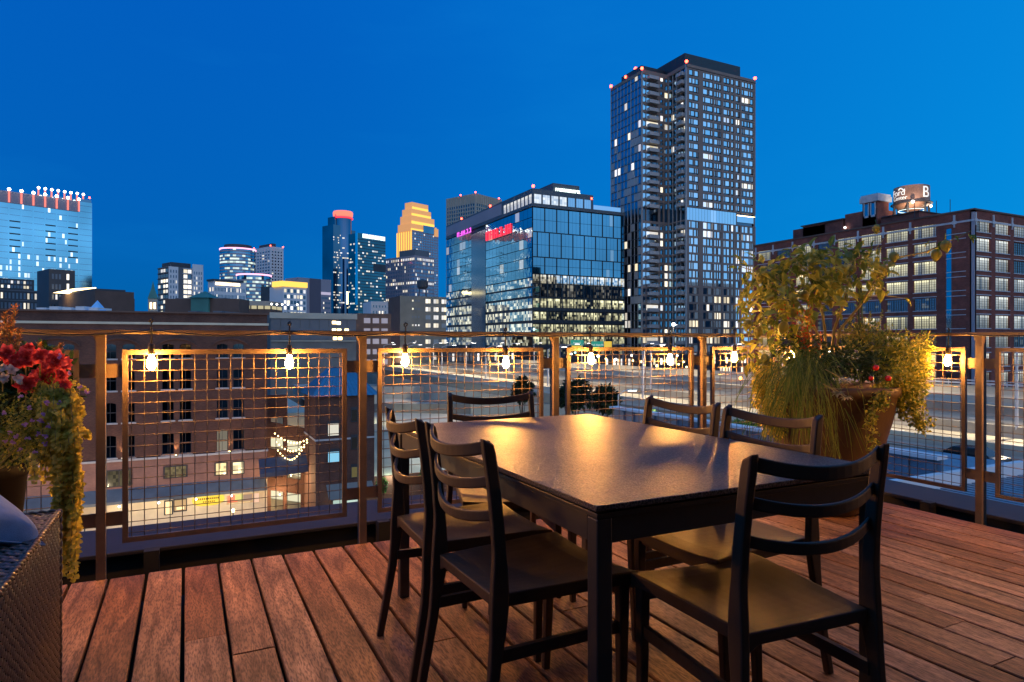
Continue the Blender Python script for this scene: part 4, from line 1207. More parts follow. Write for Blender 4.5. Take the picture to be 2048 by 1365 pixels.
def wrap_text(s, size, t0, zb, name, flip=1):
    cu = bpy.data.curves.new(name, 'FONT'); cu.body = s; cu.size = size; cu.extrude = .02; cu.align_x = 'CENTER'; cu.space_character = .95
    ob_ = bpy.data.objects.new(name+'_c', cu); col.objects.link(ob_)
    bpy.context.view_layer.update()
    me = bpy.data.meshes.new_from_object(ob_.evaluated_get(bpy.context.evaluated_depsgraph_get()))
    bpy.data.objects.remove(ob_)
    for v in me.vertices:
        x, y, z = v.co; t = t0 + x/wr; rr = wr*1.005+.03+z
        v.co = (rr*math.cos(t), rr*math.sin(t), zb+y)
    me.name = name; me.materials.clear(); me.materials.append(M_letter)
    o2 = bpy.data.objects.new(name, me); col.objects.link(o2); o2.parent = r_; o2['kind'] = 'stuff'
va = math.atan2(-WT.y, -WT.x)      # direction back to the viewer
wrap_text('Ford', 2.2, va-.82, ws(394)-z0_, 'lettering'); wrap_text('Center', 1.5, va-.72, ws(403)-z0_, 'lettering')
wrap_text('B', 4.0, va+.85, ws(401)-z0_, 'lettering')
o = MB(); rr = wr+.05
o.tube([(rr*math.cos(va-.75+q*.05), rr*math.sin(va-.75+q*.05), ws(383)-z0_+.35*math.sin(q*.6)) for q in range(9)], .16, 5); o.build('letter_flourish', M_letter, r_)
# ================================================================== street level and the brick warehouse
M_wbrick = brick_mat('warehouse_brick', (.17,.075,.054), (.12,.054,.042), (.11,.08,.07), .24, .08)
M_pink = brick_mat('painted_base', (.36,.20,.16), (.32,.175,.145), (.26,.16,.14), .3, .1)
M_stone = mat('sill_stone', (.48,.46,.46), .7, var=.12, scale=2)
M_gl_wh = glass_lit('warehouse_glass', (.10,.12,.14), .08, scale=.4)
M_awn = mat('slate_awning', (.10,.13,.17), .6, var=.15, scale=.8)
M_navy = mat('navy_canvas', (.035,.05,.10), .7, var=.15, scale=1)
M_cream = mat('cream_render', (.60,.52,.40), .8, var=.08, scale=1)
M_pave = mat('pavement', (.30,.27,.24), .85, var=.15, scale=.6)
YW = 85.0
wh = empty('brick_warehouse', (0, YW, GZ)); tag(wh, 'old brick warehouse with arched windows and shops below, across the street', 'building')
XA, XB = -60.0, 8.85
zW = lambda y, px=460: (on_y(px, y, YW).z - GZ)
topz, cor = 4.3-GZ, 3.15-GZ
sills = [-.87-GZ, -4.45-GZ, -8.05-GZ, -11.95-GZ]; hts = [1.65, 2.2, 2.25, 2.5]
belt = -12.15-GZ
pairs = []
x = 3.19
while x > XA+4: pairs += [(x, x+1.25), (x+1.80, x+3.05)]; x -= 5.72
pairs = sorted(pairs)
b = MB(); b.box(XA, XB, .45, 40, 0, topz-.3); b.build('core', M_dgrey, wh)
edges = [XA] + [e for p in pairs for e in p] + [XB]
for a, c in zip(edges[::2], edges[1::2]):
    b = MB(); b.box(a, c, 0, .45, belt, topz); b.build('brick_pier', M_wbrick, wh)
def arch_fill(a, c, z0, z1, rise):
    # brick spandrel above a window with a segmental arch underside
    b = MB(); n = 6; vs = []
    for y in (.02, .45):
        for i in range(n+1):
            t = i/n; vs.append((a+(c-a)*t, y, z0 + rise*(1-(2*t-1)**2)))
        for i in range(n+1): vs.append((a+(c-a)*i/n, y, z1))
    k = 2*(n+1); fs = []
    for i in range(n):
        fs.append((i, i+1, n+1+i+1, n+1+i)); fs.append((k+i+1, k+i, k+n+1+i, k+n+1+i+1)); fs.append((i+1, i, k+i, k+i+1))
    b.add(vs, fs); return b
lvl = sills + []
frame_me = MB(); frame_me.box(0,.07,-.05,.0,0,1); 
for i, (a, c) in enumerate(pairs):
    seen = c > -26
    for k, (s_, h_) in enumerate(zip(sills, hts)):
        z1 = sills[k-1] if k else topz
        arch_fill(a, c, s_+h_-.18, z1, .18).build('arch_spandrel', M_wbrick, wh)
        if not seen: continue
        v = OFF
        if k == 3 and rl.random() < .5: v = tuple(q*.22 for q in warm())
        m_ = MB()
        for j in range(2):
            kf = rl.uniform(.2,1); vv = tuple(q*kf for q in v)
            m_.quad((a,.30,s_+h_*j/2),(c,.30,s_+h_*j/2),(c,.30,s_+h_*(j+1)/2),(a,.30,s_+h_*(j+1)/2),0,vv)
        w_ = m_.build('window', M_gl_wh, wh)
        fm = MB()
        fm.box(a,a+.07,.22,.29,s_,s_+h_); fm.box(c-.07,c,.22,.29,s_,s_+h_); fm.box(a+.07,c-.07,.22,.29,s_+h_*.5-.04,s_+h_*.5+.04); fm.box((a+c)/2-.02,(a+c)/2+.02,.24,.29,s_,s_+h_)
        fm.build('sash', M_munt, w_, kind='stuff')
        sl = MB(); sl.box(a-.12, c+.12, -.10, .28, s_-.16, s_); sl.build('sill', M_stone, wh)
    # spandrel under the lowest upper sill
    b = MB(); b.box(a, c, .02, .45, belt, sills[3]-.16); b.build('arch_spandrel', M_wbrick, wh)
for x in [p[0] for p in pairs[::2]]:
    if x > -26:   # big relieving arch over each top pair
        b = MB(); n = 12; pts = []
        for q in range(n+1):
            t = math.pi*(.16+.68*q/n); pts.append((x+1.525-2.35*math.cos(t), -.04, sills[0]+hts[0]-1.05+1.65*math.sin(t)))
        b.tube(pts, .13, 6); b.build('relieving_arch', M_wbrick, wh)
b = MB(); b.box(XA, XB+.15, -.35, .0, cor-.16, cor+.10); b.build('cornice', mat('pale_cornice', (.62,.56,.42), .6, var=.1, scale=1), wh)
b = MB(); b.box(XA, XB+.1, -.22, .0, cor-.9, cor-.17); b.build('frieze', M_wbrick, wh)
b = MB(); b.box(XA, XB+.2, -.25, .6, topz, topz+.18); b.build('coping', M_brown, wh)
b = MB(); b.box(XA, XB+.1, -.22, .45, belt-.22, belt-.001); b.build('belt_course', M_stone, wh)
# painted base storey with shop windows
b = MB(); b.box(XA, XB, -.06, .45, 6.2, belt-.23); b.build('painted_wall', M_pink, wh)
def base_win(px0, px1, y0, y1, n, v, name='window'):
    p0, p1 = on_y(px0, y0, YW-.1), on_y(px1, y1, YW-.1); z0, z1 = min(p0.z,p1.z)-GZ, max(p0.z,p1.z)-GZ
    q = MB(); q.box(p0.x-.12, p1.x+.12, -.14, -.065, z0-.12, z1+.12); f_ = q.build('window_frame', M_munt, wh)
    for i in range(n):
        a, c = p0.x+(p1.x-p0.x)*i/n, p0.x+(p1.x-p0.x)*(i+1)/n
        m_ = MB(); r_n, c_n = 4, 4
        for r in range(r_n):
            for cc in range(c_n):
                kx = (c-a-.10)/c_n
                kf = rl.uniform(.35,1.15); vv = tuple(w*kf for w in v)
                m_.quad((a+.05+kx*cc,-.16,z0+(z1-z0)*r/r_n),(a+.05+kx*(cc+1),-.16,z0+(z1-z0)*r/r_n),(a+.05+kx*(cc+1),-.16,z0+(z1-z0)*(r+1)/r_n),(a+.05+kx*cc,-.16,z0+(z1-z0)*(r+1)/r_n),0,vv)
        m_.build('pane', M_gl_wh, f_)
base_win(214, 262, 974, 940, 2, (.10,.08,.04)); base_win(329, 373, 956, 932, 2, (.20,.15,.07))
base_win(431, 453, 950, 926, 1, (1.5,1.15,.55)); base_win(465, 487, 948, 924, 1, (1.7,1.4,.8))
# shop front under the long awning
b = MB(); b.box(XA, XB, .0, .45, 0, 6.2); b.build('shop_wall', M_cream, wh)
def shop(px0, px1, y0, y1, m, name, o=.08, yy=YW):
    p0, p1 = on_y(px0, y0, yy), on_y(px1, y1, yy); q = MB(); q.box(p0.x, p1.x, -o, -.01, min(p0.z,p1.z)-GZ, max(p0.z,p1.z)-GZ); return q.build(name, m, wh)
M_shopl = emis('shop_glow', (1,.72,.34), 1.5); M_shopd = emis('shop_glow_dim', (1,.60,.25), .55)
shop(328, 346, 1031, 1000, M_munt, 'door_frame', .06); shop(331, 343, 1029, 1003, M_shopl, 'door_glass', .09)
shop(347, 374, 1025, 996, M_munt, 'window_frame', .06); shop(349, 372, 1022, 999, M_shopd, 'shop_window', .09); shop(353, 368, 1020, 1013, M_shopl, 'lit_display', .12)
shop(449, 523, 1014, 984, M_cream, 'window_frame', .06); shop(453, 519, 1010, 985, M_shopd, 'shop_window', .09)
for k, (px0, px1, y0, y1, c_) in enumerate(((455,475,1006,990,(1,.20,.08)),(470,486,1000,988,(.8,.75,.2)),(458,500,1008,1003,(1,.75,.4)),(486,504,1002,988,(.35,.22,.16)),(506,518,1005,986,(1,.62,.42)))):
    shop(px0, px1, y0, y1, emis('poster_%d' % k, c_, .9), 'display_poster', .12+.02*k)
o_ = on_y(417, 999, YW); b = MB(); n = 20
vs = [(o_.x+1.75*math.cos(t)*abs(math.cos(t))**-.35 if abs(math.cos(t)) > .01 else o_.x, -.14, o_.z-GZ+.72*math.sin(t)) for t in [2*math.pi*k/n for k in range(n)]]
b.add(vs + [(v[0], -.05, v[2]) for v in vs], [tuple(range(n))] + [(i, (i+1) % n, n+(i+1) % n, n+i) for i in range(n)]); b.build('oval_sign', emis('yellow_sign', (1,.66,.02), 1.1), wh, fix=True)
b = MB()
for i in range(11): b.box(o_.x-1.15+i*.21, o_.x-1.15+i*.21+.14, -.17, -.142, o_.z-GZ+.02, o_.z-GZ+.22)
for i in range(7): b.box(o_.x-.6+i*.19, o_.x-.6+i*.19+.12, -.17, -.142, o_.z-GZ-.32, o_.z-GZ-.16)
b.build('sign_lettering', mat('ochre_print', (.25,.13,.01), .7), wh, kind='stuff')
za_, zb_ = 6.6, 5.55
b = MB(); b.add([(XA,-.07,za_),(XB-.2,-.07,za_),(XB-.2,-2.0,zb_),(XA,-2.0,zb_),(XA,-.07,za_-.12),(XB-.2,-.07,za_-.12),(XB-.2,-2.0,zb_-.3),(XA,-2.0,zb_-.3)],[(0,1,2,3),(7,6,5,4),(3,2,6,7),(1,5,6,2),(0,3,7,4)]); b.build('awning', M_awn, wh)
def lamp(name, loc, e, c, label, r=.12, mat_=None, kind='POINT'):
    root = empty(name, loc); tag(root, label, 'lamp')
    ball('lamp_globe', mat_ or M_white_l, root, (0,0,0), r)
    hk = MB(); hk.tube([(0,0,r),(0,.0,r+.25)], .03, 6); hk.build('bracket', M_munt, root)
    L_ = bpy.data.lights.new(name, kind); L_.energy = e; L_.color = c; L_.shadow_soft_size = r*1.3
    lo = bpy.data.objects.new(name+'_light', L_); col.objects.link(lo); lo.parent = root; lo.location = (0, 0, -r-.16)
    return root
for k, (px, py) in enumerate(((238,1010),(317,1000),(392,993),(463,986))):
    p = on_y(px, py, YW-2.0); lamp('awning_lamp', (p.x, YW-1.7, GZ+4.95), 120, (1,.80,.50), ['small lamp under the awning at far left of the shops','small lamp under the awning left of the shop door','small lamp under the awning beside the yellow sign','small lamp under the awning above the posters'][k])
for k, (px, py) in enumerate(((246,912),(352,906),(459,899))):
    p = on_y(px, py, YW-.5); root = empty('facade_uplight', (p.x, YW-.32, -12.0)); tag(root, ['warm uplight between the leftmost window pair on the belt course','warm uplight between the middle window pair on the belt course','warm uplight between the right window pair on the belt course'][k], 'lamp', 'uplights on the warehouse')
    ball('lamp_globe', M_warm_l, root, (0,0,.0), .11); hs_ = MB(); hs_.box(-.14,.14,-.1,.1,-.16,-.105); hs_.build('housing', M_munt, root)
    L_ = bpy.data.lights.new('uplight', 'SPOT'); L_.energy = 260; L_.color = (1,.62,.25); L_.spot_size = R(70); L_.spot_blend = .7; L_.shadow_soft_size = .08
    lo = bpy.data.objects.new('uplight', L_); col.objects.link(lo); lo.parent = root; lo.location = (0,-.05,.16); lo.rotation_euler = (R(180-10),0,0)
for k, xl in enumerate((-22.0, -9.0, 4.5)):  # kerb lamps added only to warm the brick front
    r_ = empty('kerb_lamp', (xl, 76.5, GZ)); tag(r_, ['left','middle','right'][k]+' added kerbside lamp that warms the warehouse shops', 'street lamp', 'added kerb lamps')
    q_ = MB(); q_.tube([(0,0,0),(0,0,4.6)], .06, 6); q_.build('pole', M_munt, r_); ball('globe', M_warm_l, r_, (0,0,4.8), .2)
    L_ = bpy.data.lights.new('kerb_lamp', 'POINT'); L_.energy = 1500; L_.color = (1,.66,.36); L_.shadow_soft_size = .3
    lo = bpy.data.objects.new('kerb_lamp_light', L_); col.objects.link(lo); lo.parent = r_; lo.location = (0, 0, 5.3)
# roof clutter of the warehouse
for k, (px0, px1, y0, y1, d, m, nm, lb) in enumerate((
    (330,478,640,598,150,M_brown,'roof_house','brick roof house behind the warehouse parapet'),
    (64,196,632,622,110,M_white,'duct_run','pale ventilation ducts lying on the warehouse roof'),
    (345,470,640,626,120,M_grey,'air_handler','grey air handler boxes before the brick roof house'))):
    P0, P1 = at(px0, y0, d), at(px1, y1, d); r_ = empty(nm, (P0.x, P0.y, P0.z)); tag(r_, lb, 'roof unit')
    w_ = (P1-P0); L_ = math.hypot(w_.x, w_.y); r_.rotation_euler = (0,0,math.atan2(w_.y, w_.x)); hh = w_.z
    bd = MB(); bd.box(0, L_, 0, 6, -2.0, hh); bd.build('housing', m, r_)
    n = 5 if k else 1
    for i in range(n):
        sub = MB(); sub.box(L_*(i+.12)/n, L_*(i+.8)/n, .6, 4.5, hh, hh*(1.5 if k == 1 else 1.02)+.15+.2*(i % 2)); sub.build('vent_box', M_grey if k != 1 else M_white, r_)
    if k == 1:
        px_ = L_*.86; c_ = MB(); c_.add([(px_-.9,1,hh),(px_+1.3,1,hh),(px_+1.3,3,hh),(px_-.9,3,hh),(px_+.2,2,hh+1.9)],[(0,1,4),(1,2,4),(2,3,4),(3,0,4),(3,2,1,0)]); c_.build('vent_hood', emis('blue_lit_hood', (.05,.25,.6), .25, (.2,.4,.7)), r_)
    if k == 0:
        q0 = along(P0, (math.cos(r_.rotation_euler.z), math.sin(r_.rotation_euler.z)), 385); q1 = along(P0, (math.cos(r_.rotation_euler.z), math.sin(r_.rotation_euler.z)), 420)
        gb = MB(); gb.box(q0, q1, -.8, 5, 0, hh+.2); gb.build('stair_head', M_green, r_)
        c_ = MB(); m_x = (q0+q1)/2; c_.add([(q0-.5,-1.2,hh+.2),(q1+.5,-1.2,hh+.2),(q1+.5,5.4,hh+.2),(q0-.5,5.4,hh+.2),(m_x,2,hh+1.9)],[(0,1,4),(1,2,4),(2,3,4),(3,0,4),(3,2,1,0)]); c_.build('pyramid_roof', M_green, r_)
# curved pale hall with lit clerestory
P = at(480, CY, 190); r_ = empty('curved_hall', (P.x, P.y, GZ), -YAW); tag(r_, 'curved pale hall with a lit clerestory strip above dark brick', 'building')
s_ = 190/FPX
def arc(b, z0, z1, rad_off, x0=-62, x1=58, n=14):
    vs = []
    for i in range(n+1):
        x = (x0+(x1-x0)*i/n)*s_; y = ((x/s_)/60)**2*3 - rad_off
        vs += [(x,y,z0),(x,y,z1),(x,y+8,z1),(x,y+8,z0)]
    fs = []
    for i in range(n):
        for k in range(4): fs.append((i*4+k, (i+1)*4+k, (i+1)*4+(k+1) % 4, i*4+(k+1) % 4))
    fs += [(0,1,2,3), (n*4+3,n*4+2,n*4+1,n*4)]
    b.add(vs, fs)
zq = lambda y: CH+(CY-y)*s_-GZ
b = MB(); arc(b, 0, zq(618), 0); b.build('brick_drum', M_brown, r_, fix=True)
b = MB(); arc(b, zq(618), zq(611.5), .1); b.build('clerestory', emis('clerestory_glow', (1,.88,.5), .55), r_, fix=True)
b = MB(); arc(b, zq(611.5), zq(602), .5); b.build('fascia', M_beige, r_, fix=True)
for k in range(11):
    x = (-60+k*11.6)*s_; b = MB(); b.box(x-.15, x+.15, ((x/s_)/60)**2*3-.35, ((x/s_)/60)**2*3-.12, zq(618), zq(611.5)); b.build('mullion', M_munt, r_)

# parking ramp behind the warehouse, low grey blocks
B = Bld('parking_ramp', 541, 150, 530, 712, 626, GRID_A, 'grey panelled parking ramp behind the warehouse corner', D=30)
B.core(M_concd); 
for i in range(9):
    b = MB(); fbox(b, 'R', B.W*i/9+.05, B.W*(i+1)/9-.05, B.H-6.2, B.H-1.3, .12); b.build('panel', M_grey, B.root)
b = MB(); fbox(b, 'R', -.2, B.W+.2, B.H-1.25, B.H+.1, .35); b.build('parapet', M_conc, B.root)
b = MB(); fbox(b, 'R', 0, B.W, B.H-6.6, B.H-6.35, .3); b.build('ledge', M_conc, B.root)
for px in (549, 560, 571, 583, 602):
    p_ = B.xr_(px); b = MB(); b.tube([(p_,6,B.H),(p_,6,B.H+2.4)], .07, 5); b.box(p_-.6,p_+.6,5.9,6.1,B.H+2.4,B.H+2.5); b.build('light_mast', M_munt, B.root); ball('mast_lamp', M_white_l, B.root, (p_, 5.8, B.H+2.3), .22)
for (px, y) in ((668,644),(677,645),(668,660),(678,660),(693,660),(670,677),(680,677)): 
    z_p = B.zpx(y, B.d); b = MB(); b.box(B.xr_(px)-.45, B.xr_(px)+.45, -.2, -.13, z_p-.35, z_p+.35); b.build('lit_opening', M_warm_l, B.root)
B = Bld('office_annex', 712, 200, 705, 782, 627, GRID_A, 'dark brick annex with pale windows left of the loft building', D=20)
B.core(M_brown)
for i in range(3):
    for r in range(5):
        q = MB(); a = B.W*(.22+.25*i); pane(q, 'R', a, a+2.0, B.H-3.0-r*3.2, B.H-1.4-r*3.2, .05, (.25,.20,.22)); q.build('window', M_gl_flat, B.root)
B = Bld('white_block', 742, 300, 738, 776, 603, GRID_A, 'small white block with dark windows above the annex', D=15)
B.core(M_white); win_grid(B, M_gl_dark, 'R', .5, B.W-.5, B.H-9, B.H-1, 5, 3, .4, .45, .2, 1.2)
B = Bld('grey_loft', 800, 230, 777, 892, 592, GRID_A, 'grey brick loft building with lit windows and a dark roof tank')
B.core(M_brown)
b = MB(); fbox(b, 'R', 0, B.W, 0, B.H, .1); b.build('front_wall', mat('grey_brick', (.21,.20,.17), .85, var=.12, scale=.4), B.root)
for i in range(3):
    for r in range(8):
        q = MB(); a = B.xr_(851+i*16); on = (r < 2) or rl.random() < .35
        for c in range(2): pane(q, 'R', a+c*.95, a+c*.95+.88, B.H-2.4-r*2.9, B.H-.9-r*2.9, .16, warm(1.0) if on else (.05,.06,.07))
        q.build('window', M_gl_flat, B.root)
for i in range(3):
    for r in range(6):
        q = MB(); a = B.xr_(824+i*6); pane(q, 'R', a, a+.5, B.H-1.9-r*2.9, B.H-1.3-r*2.9, .16, warm(.9) if rl.random() < .4 else OFF); q.build('small_window', M_gl_flat, B.root)
wp = at(845, CY, 238); sz = 238/FPX; r2 = empty('roof_water_tank', (wp.x, wp.y, CH+(CY-592)*sz)); tag(r2, 'small dark round water tank on legs on the loft roof', 'water tank')
b = MB(); b.lathe([(1.6,2.6),(1.95,3.2),(1.95,5.2),(1.6,5.6),(.2,6.1)], 18); b.build('tank', M_dgrey, r2)
for k in range(4): b = MB(); b.tube([(1.9*math.cos(k*1.57+.4),1.9*math.sin(k*1.57+.4),-.5),(1.4*math.cos(k*1.57+.4),1.4*math.sin(k*1.57+.4),2.9)], .1, 5); b.build('leg', M_dgrey, r2)

# ---- alley: brick stair tower with blue metal roof
st = empty('stair_tower', (13.4, 78, GZ)); tag(st, 'brick stair tower with a blue metal hipped roof beside the alley', 'building')
zt_ = -5.35-GZ
b = MB(); b.box(0, 6.9, 0, 8, 0, zt_); b.build('brick_wall', M_wbrick, st)
b = MB(); b.box(-.06, 6.96, -.06, 8, zt_-5.2, zt_-5.0); b.build('string_course', M_stone, st)
M_bluer = mat('blue_metal_roof', (.05,.20,.34), .45, .3, var=.1, scale=2)
roofv = [(-.5,-.5,zt_),(7.4,-.5,zt_),(7.4,8.5,zt_),(-.5,8.5,zt_),(2.4,3.2,zt_+3.2),(4.6,3.2,zt_+3.2),(4.6,5,zt_+3.2),(2.4,5,zt_+3.2)]
b = MB(); b.add(roofv, [(0,1,5,4),(1,2,6,5),(2,3,7,6),(3,0,4,7),(4,5,6,7),(3,2,1,0)]); rf = b.build('roof', M_bluer, st)
for k in range(13):
    t = k/12; p0 = Vector(roofv[0]).lerp(Vector(roofv[1]), t); p1 = Vector(roofv[4]).lerp(Vector(roofv[5]), t)
    b = MB(); b.tube([p0+Vector((0,-.02,.03)), p1+Vector((0,-.02,.03))], .04, 4); b.build('standing_seam', M_bluer, rf)
def st_win(px0, px1, y0, y1, c, cool=False):
    p0, p1 = on_y(px0, y0, 78), on_y(px1, y1, 78); x0, x1, z0, z1 = p0.x-13.4, p1.x-13.4, p0.z-GZ, p1.z-GZ
    q = MB(); q.box(x0-.1,x1+.1,-.07,-.005,z0-.1,z1+.35); f_ = q.build('window_frame', M_munt, st)
    m_ = MB()
    for r in range(4): m_.quad((x0,-.09,z0+(z1-z0)*r/4),(x1,-.09,z0+(z1-z0)*r/4),(x1,-.09,z0+(z1-z0)*(r+1)/4),(x0,-.09,z0+(z1-z0)*(r+1)/4),0,c)
    m_.build('pane', M_gl_wh, f_)
st_win(656, 677, 872, 847, (.75,.72,.60)); st_win(656, 678, 925, 903, (.25,.62,.85))
st_win(703, 714, 843, 820, (.01,.01,.01)); st_win(703, 714, 898, 875, (.01,.01,.01)); st_win(703, 714, 955, 934, (.12,.10,.04))
b = MB(); b.box(2.0, 5.0, -.1, -.01, 0, 4.6); b.build('entrance', emis('entrance_glow', (.75,1,.85), .55), st)
b = MB(); b.add([(1.2,-.02,6.3),(6.6,-.02,6.3),(6.6,-1.8,4.9),(1.2,-1.8,4.9)],[(0,1,2,3)]); b.add([(1.2,-.02,6.2),(6.6,-.02,6.2),(6.6,-1.8,4.8),(1.2,-1.8,4.8)],[(3,2,1,0)]); b.build('entrance_awning', M_concd, st)
lamp('entrance_lamp', (17.6, 76.6, -17.0), 200, (.85,1,.85), 'cool white lamp over the stair tower entrance', .16)
# ramp building in the alley (sloping brick bands, bright decks)
rp = empty('alley_ramp', (8.9, 88, GZ)); tag(rp, 'brick car ramp with sloping parapets and bright decks in the alley', 'parking ramp')
M_deckl = emis('deck_light', (1,.93,.62), .85)
b = MB(); b.box(0, 6.5, 4, 30, 0, 13.4); b.build('core', M_cream, rp)
for k, (za, zb_) in enumerate(((13.0,11.0),(9.6,7.6),(6.2,4.2))):
    b = MB(); b.add([(0,.0,za),(8,.0,zb_),(8,.4,zb_),(0,.4,za),(0,.0,za-1.9),(8,.0,zb_-1.9),(8,.4,zb_-1.9),(0,.4,za-1.9)],[(3,2,1,0),(4,5,6,7),(0,1,5,4),(1,2,6,5),(2,3,7,6),(3,0,4,7)]); b.build('sloping_parapet', M_wbrick, rp)
    b = MB(); b.quad((0,2.5,za-3.4),(8,2.5,zb_-3.4),(8,2.5,zb_-1.9),(0,2.5,za-1.9)); b.build('lit_deck', M_deckl, rp)  # emissive sheet in place of a lamp-lit deck interior
for xx in (0.2, 2.2, 4.4, 6.6):
    b = MB(); b.box(xx, xx+.5, -.05, .5, 0, 13.6 if xx < 3 else 10); b.build('brick_column', M_wbrick, rp)
b = MB(); b.box(.2, 2.7, 0, .5, 13.4, 16.2); b.build('ramp_tower', M_wbrick, rp)
aw = MB(); aw.add([(0,0,0),(6.6,0,.45),(6.6,-2.0,-1.0),(0,-2.0,-1.5),(0,0,-.15),(6.6,0,.3),(6.6,-2.0,-1.6),(0,-2.0,-2.1)],[(0,1,2,3),(7,6,5,4),(3,2,6,7),(0,3,7,4),(1,5,6,2)])
p = on_y(517, 925, 85); tag(aw.build('alley_awning', M_navy, loc=(p.x, 85, p.z+.4)), 'navy canvas awning bridging the alley mouth', 'awning')
rs_ = random.Random(9); bm2 = MB(); cb2 = MB()
fairy = empty('alley_fairy_lights', (11, 86, -12)); tag(fairy, 'strings of small warm fairy lights over the alley tree', 'fairy lights')
for k in range(3):
    pts = []
    for q in range(12):
        t = q/11; px = 550+(70-9*k)*t+3*k; py = (866+17*k) + (14+4*k)*math.sin(math.pi*t) + (9-8*k)*t
        P_ = at(px, py, 80.5); pts.append(P_-Vector((11,86,-12)))
    cb2.tube(pts, .02, 4)
    for P_ in pts[::1]: bm2.lathe([(.02,-.11),(.11,0),(.02,.11)], 6, cx=0, cy=0); 
    base = len(bm2.v)
    # move the freshly added bulbs to their places
    nv = 18
    for j, P_ in enumerate(pts):
        for q in range(nv):
            i0 = base - nv*len(pts) + j*nv + q; v = bm2.v[i0]; bm2.v[i0] = (v[0]+P_.x, v[1]+P_.y, v[2]+P_.z-.1)
bm2.build('small_bulb', M_warm_l, fairy, kind='stuff'); cb2.build('cable', M_cable, fairy)
lamp('alley_lamp', (11.4, 83.2, -15.2), 900, (1,.66,.30), 'warm lamp hanging in the alley mouth', .14, M_warm_l)
lamp('alley_lamp', (10.5, 86.6, -18.2), 500, (1,.66,.30), 'warm lamp low inside the alley under the navy awning', .12, M_warm_l)

# pavements and kerb
g = MB(); g.box(-60, 40, 78.5, 84.95, GZ-.2, GZ+.13); struct(g.build('pavement', M_pave))
g = MB(); g.box(-60, 40, 74, 78.4, GZ-.2, GZ+.008); struct(g.build('street', M_road))
for k, px in enumerate((556, 571, 585, 596, 607)):
    p = on_z(px, 1040, GZ+.13); r3 = empty('bollard', (p.x, 79.4, GZ+.13)); tag(r3, ['first','second','third','fourth','fifth'][k]+' yellow bollard from the left at the alley mouth', 'bollard', 'alley bollards')
    b = MB(); b.lathe([(.11,0),(.11,.95),(.07,1.05),(.01,1.08)], 10); b.build('post', mat('yellow_paint_%d' % k, (.6,.45,.05), .6), r3); b = MB(); b.lathe([(.115,.7),(.115,.8)], 10); b.build('band', M_white, r3)
# hip-roofed lot at right of the stair tower: retaining wall, shrubs, lower ramps
rw = MB(); rw.box(20.5, 46, 84, 84.5, GZ, -16.6); o = rw.build('retaining_wall', M_wbrick); tag(o, 'low brick retaining wall behind the round shrubs', 'wall')
rd = MB(); rd.add([(20.3,84.6,-16.7),(46,84.6,-16.7),(46,104,-13.6),(20.3,104,-13.6)],[(0,1,2,3)]); struct(rd.build('lower_road', mat('pale_road', (.28,.29,.24), .8, var=.2, scale=.2)))
dk = empty('ramp_deck', (19, 96, -13)); tag(dk, 'concrete car deck with a white car, right of the blue roof', 'parking ramp')
b = MB(); b.box(0, 9.5, 10, 30, -1.0, -.1); b.build('deck_slab', M_conc, dk)
b = MB(); b.box(0, 9.5, 9.6, 10, -1.6, .55); b.build('parapet', M_conc, dk)
b = MB(); b.box(0, 11, 12, 40, 3.6, 5.4); b.build('upper_slab', M_conc, dk)
b = MB(); b.box(0, 9.4, 22, 22.4, -.1, 3.6); b.build('back_wall', M_cream, dk)
for q in range(5): b = MB(); b.box(1.2+q*1.9, 1.7+q*1.9, 14, 14.5, -.1, 3.6); b.build('column', M_white, dk)
L_ = bpy.data.lights.new('deck_tube', 'POINT'); L_.energy = 4500; L_.color = (.95,1,.75); L_.shadow_soft_size = .3
lo = bpy.data.objects.new('deck_tube', L_); col.objects.link(lo); lo.parent = dk; lo.location = (5, 18, 2.9)
tb = MB(); tb.box(3.5, 6.5, 17.9, 18.1, 3.2, 3.3); tb.build('tube_lamp', M_white_l, dk)
# ================================================================== freeway, lamps, signs, cars, shrubs
fw = MB(); fw.box(50, 106, -80, 700, -8.6, -7.0); fw_o = struct(fw.build('freeway', M_road))
def barrier(x, y0, y1, h, name='barrier', m=M_conc):
    b = MB(); s = y0
    prof = [(-.32,0),(.32,0),(.18,.28),(.10,h),(-.10,h),(-.18,.28)]
    vs = [(x+p, y, -7.0+.005+z) for y in (y0, y1) for p, z in prof]; n = len(prof)
    b.add(vs, [(i, (i+1) % n, n+(i+1) % n, n+i) for i in range(n)] + [tuple(reversed(range(n))), tuple(range(n, 2*n))])
    return b.build(name, m, fw_o, fix=True)
for x, h, m in ((50.4, 1.0, M_conc), (62, .95, M_concd), (78, 1.1, M_concd), (92, 1.0, M_conc), (105.6, 1.5, M_conc)):
    y = -80
    while y < 690: barrier(x, y, min(y+38.9, 690), h, m=m); y += 39
for x in (54, 58, 66, 70, 74, 82, 86, 96, 100):
    b = MB()
    y = -40
    while y < 400: b.box(x-.08, x+.08, y, y+3.2, -6.999, -6.992); y += 11
    b.build('lane_marks', M_white, fw_o, kind='stuff')
b = MB()
for y in range(-40, 400, 24):
    for x in (54.5, 80, 103): b.box(x-1, x+1, y, y+2.5, GZ+.05, -8.62)
b.build('piers', M_concd, fw_o, kind='stuff')
g_ = MB(); g_.box(104.9, 105.0, -60, 75, -5.3, -5.05); g_.box(104.9, 105.0, -60, 75, -4.85, -4.65)
for y in range(-60, 76, 4): g_.box(104.92, 104.98, y-.06, y+.06, -5.5, -4.6)
tag(g_.build('guard_rail', M_trim), 'pale double guard rail along the far freeway edge at right', 'guard rail')
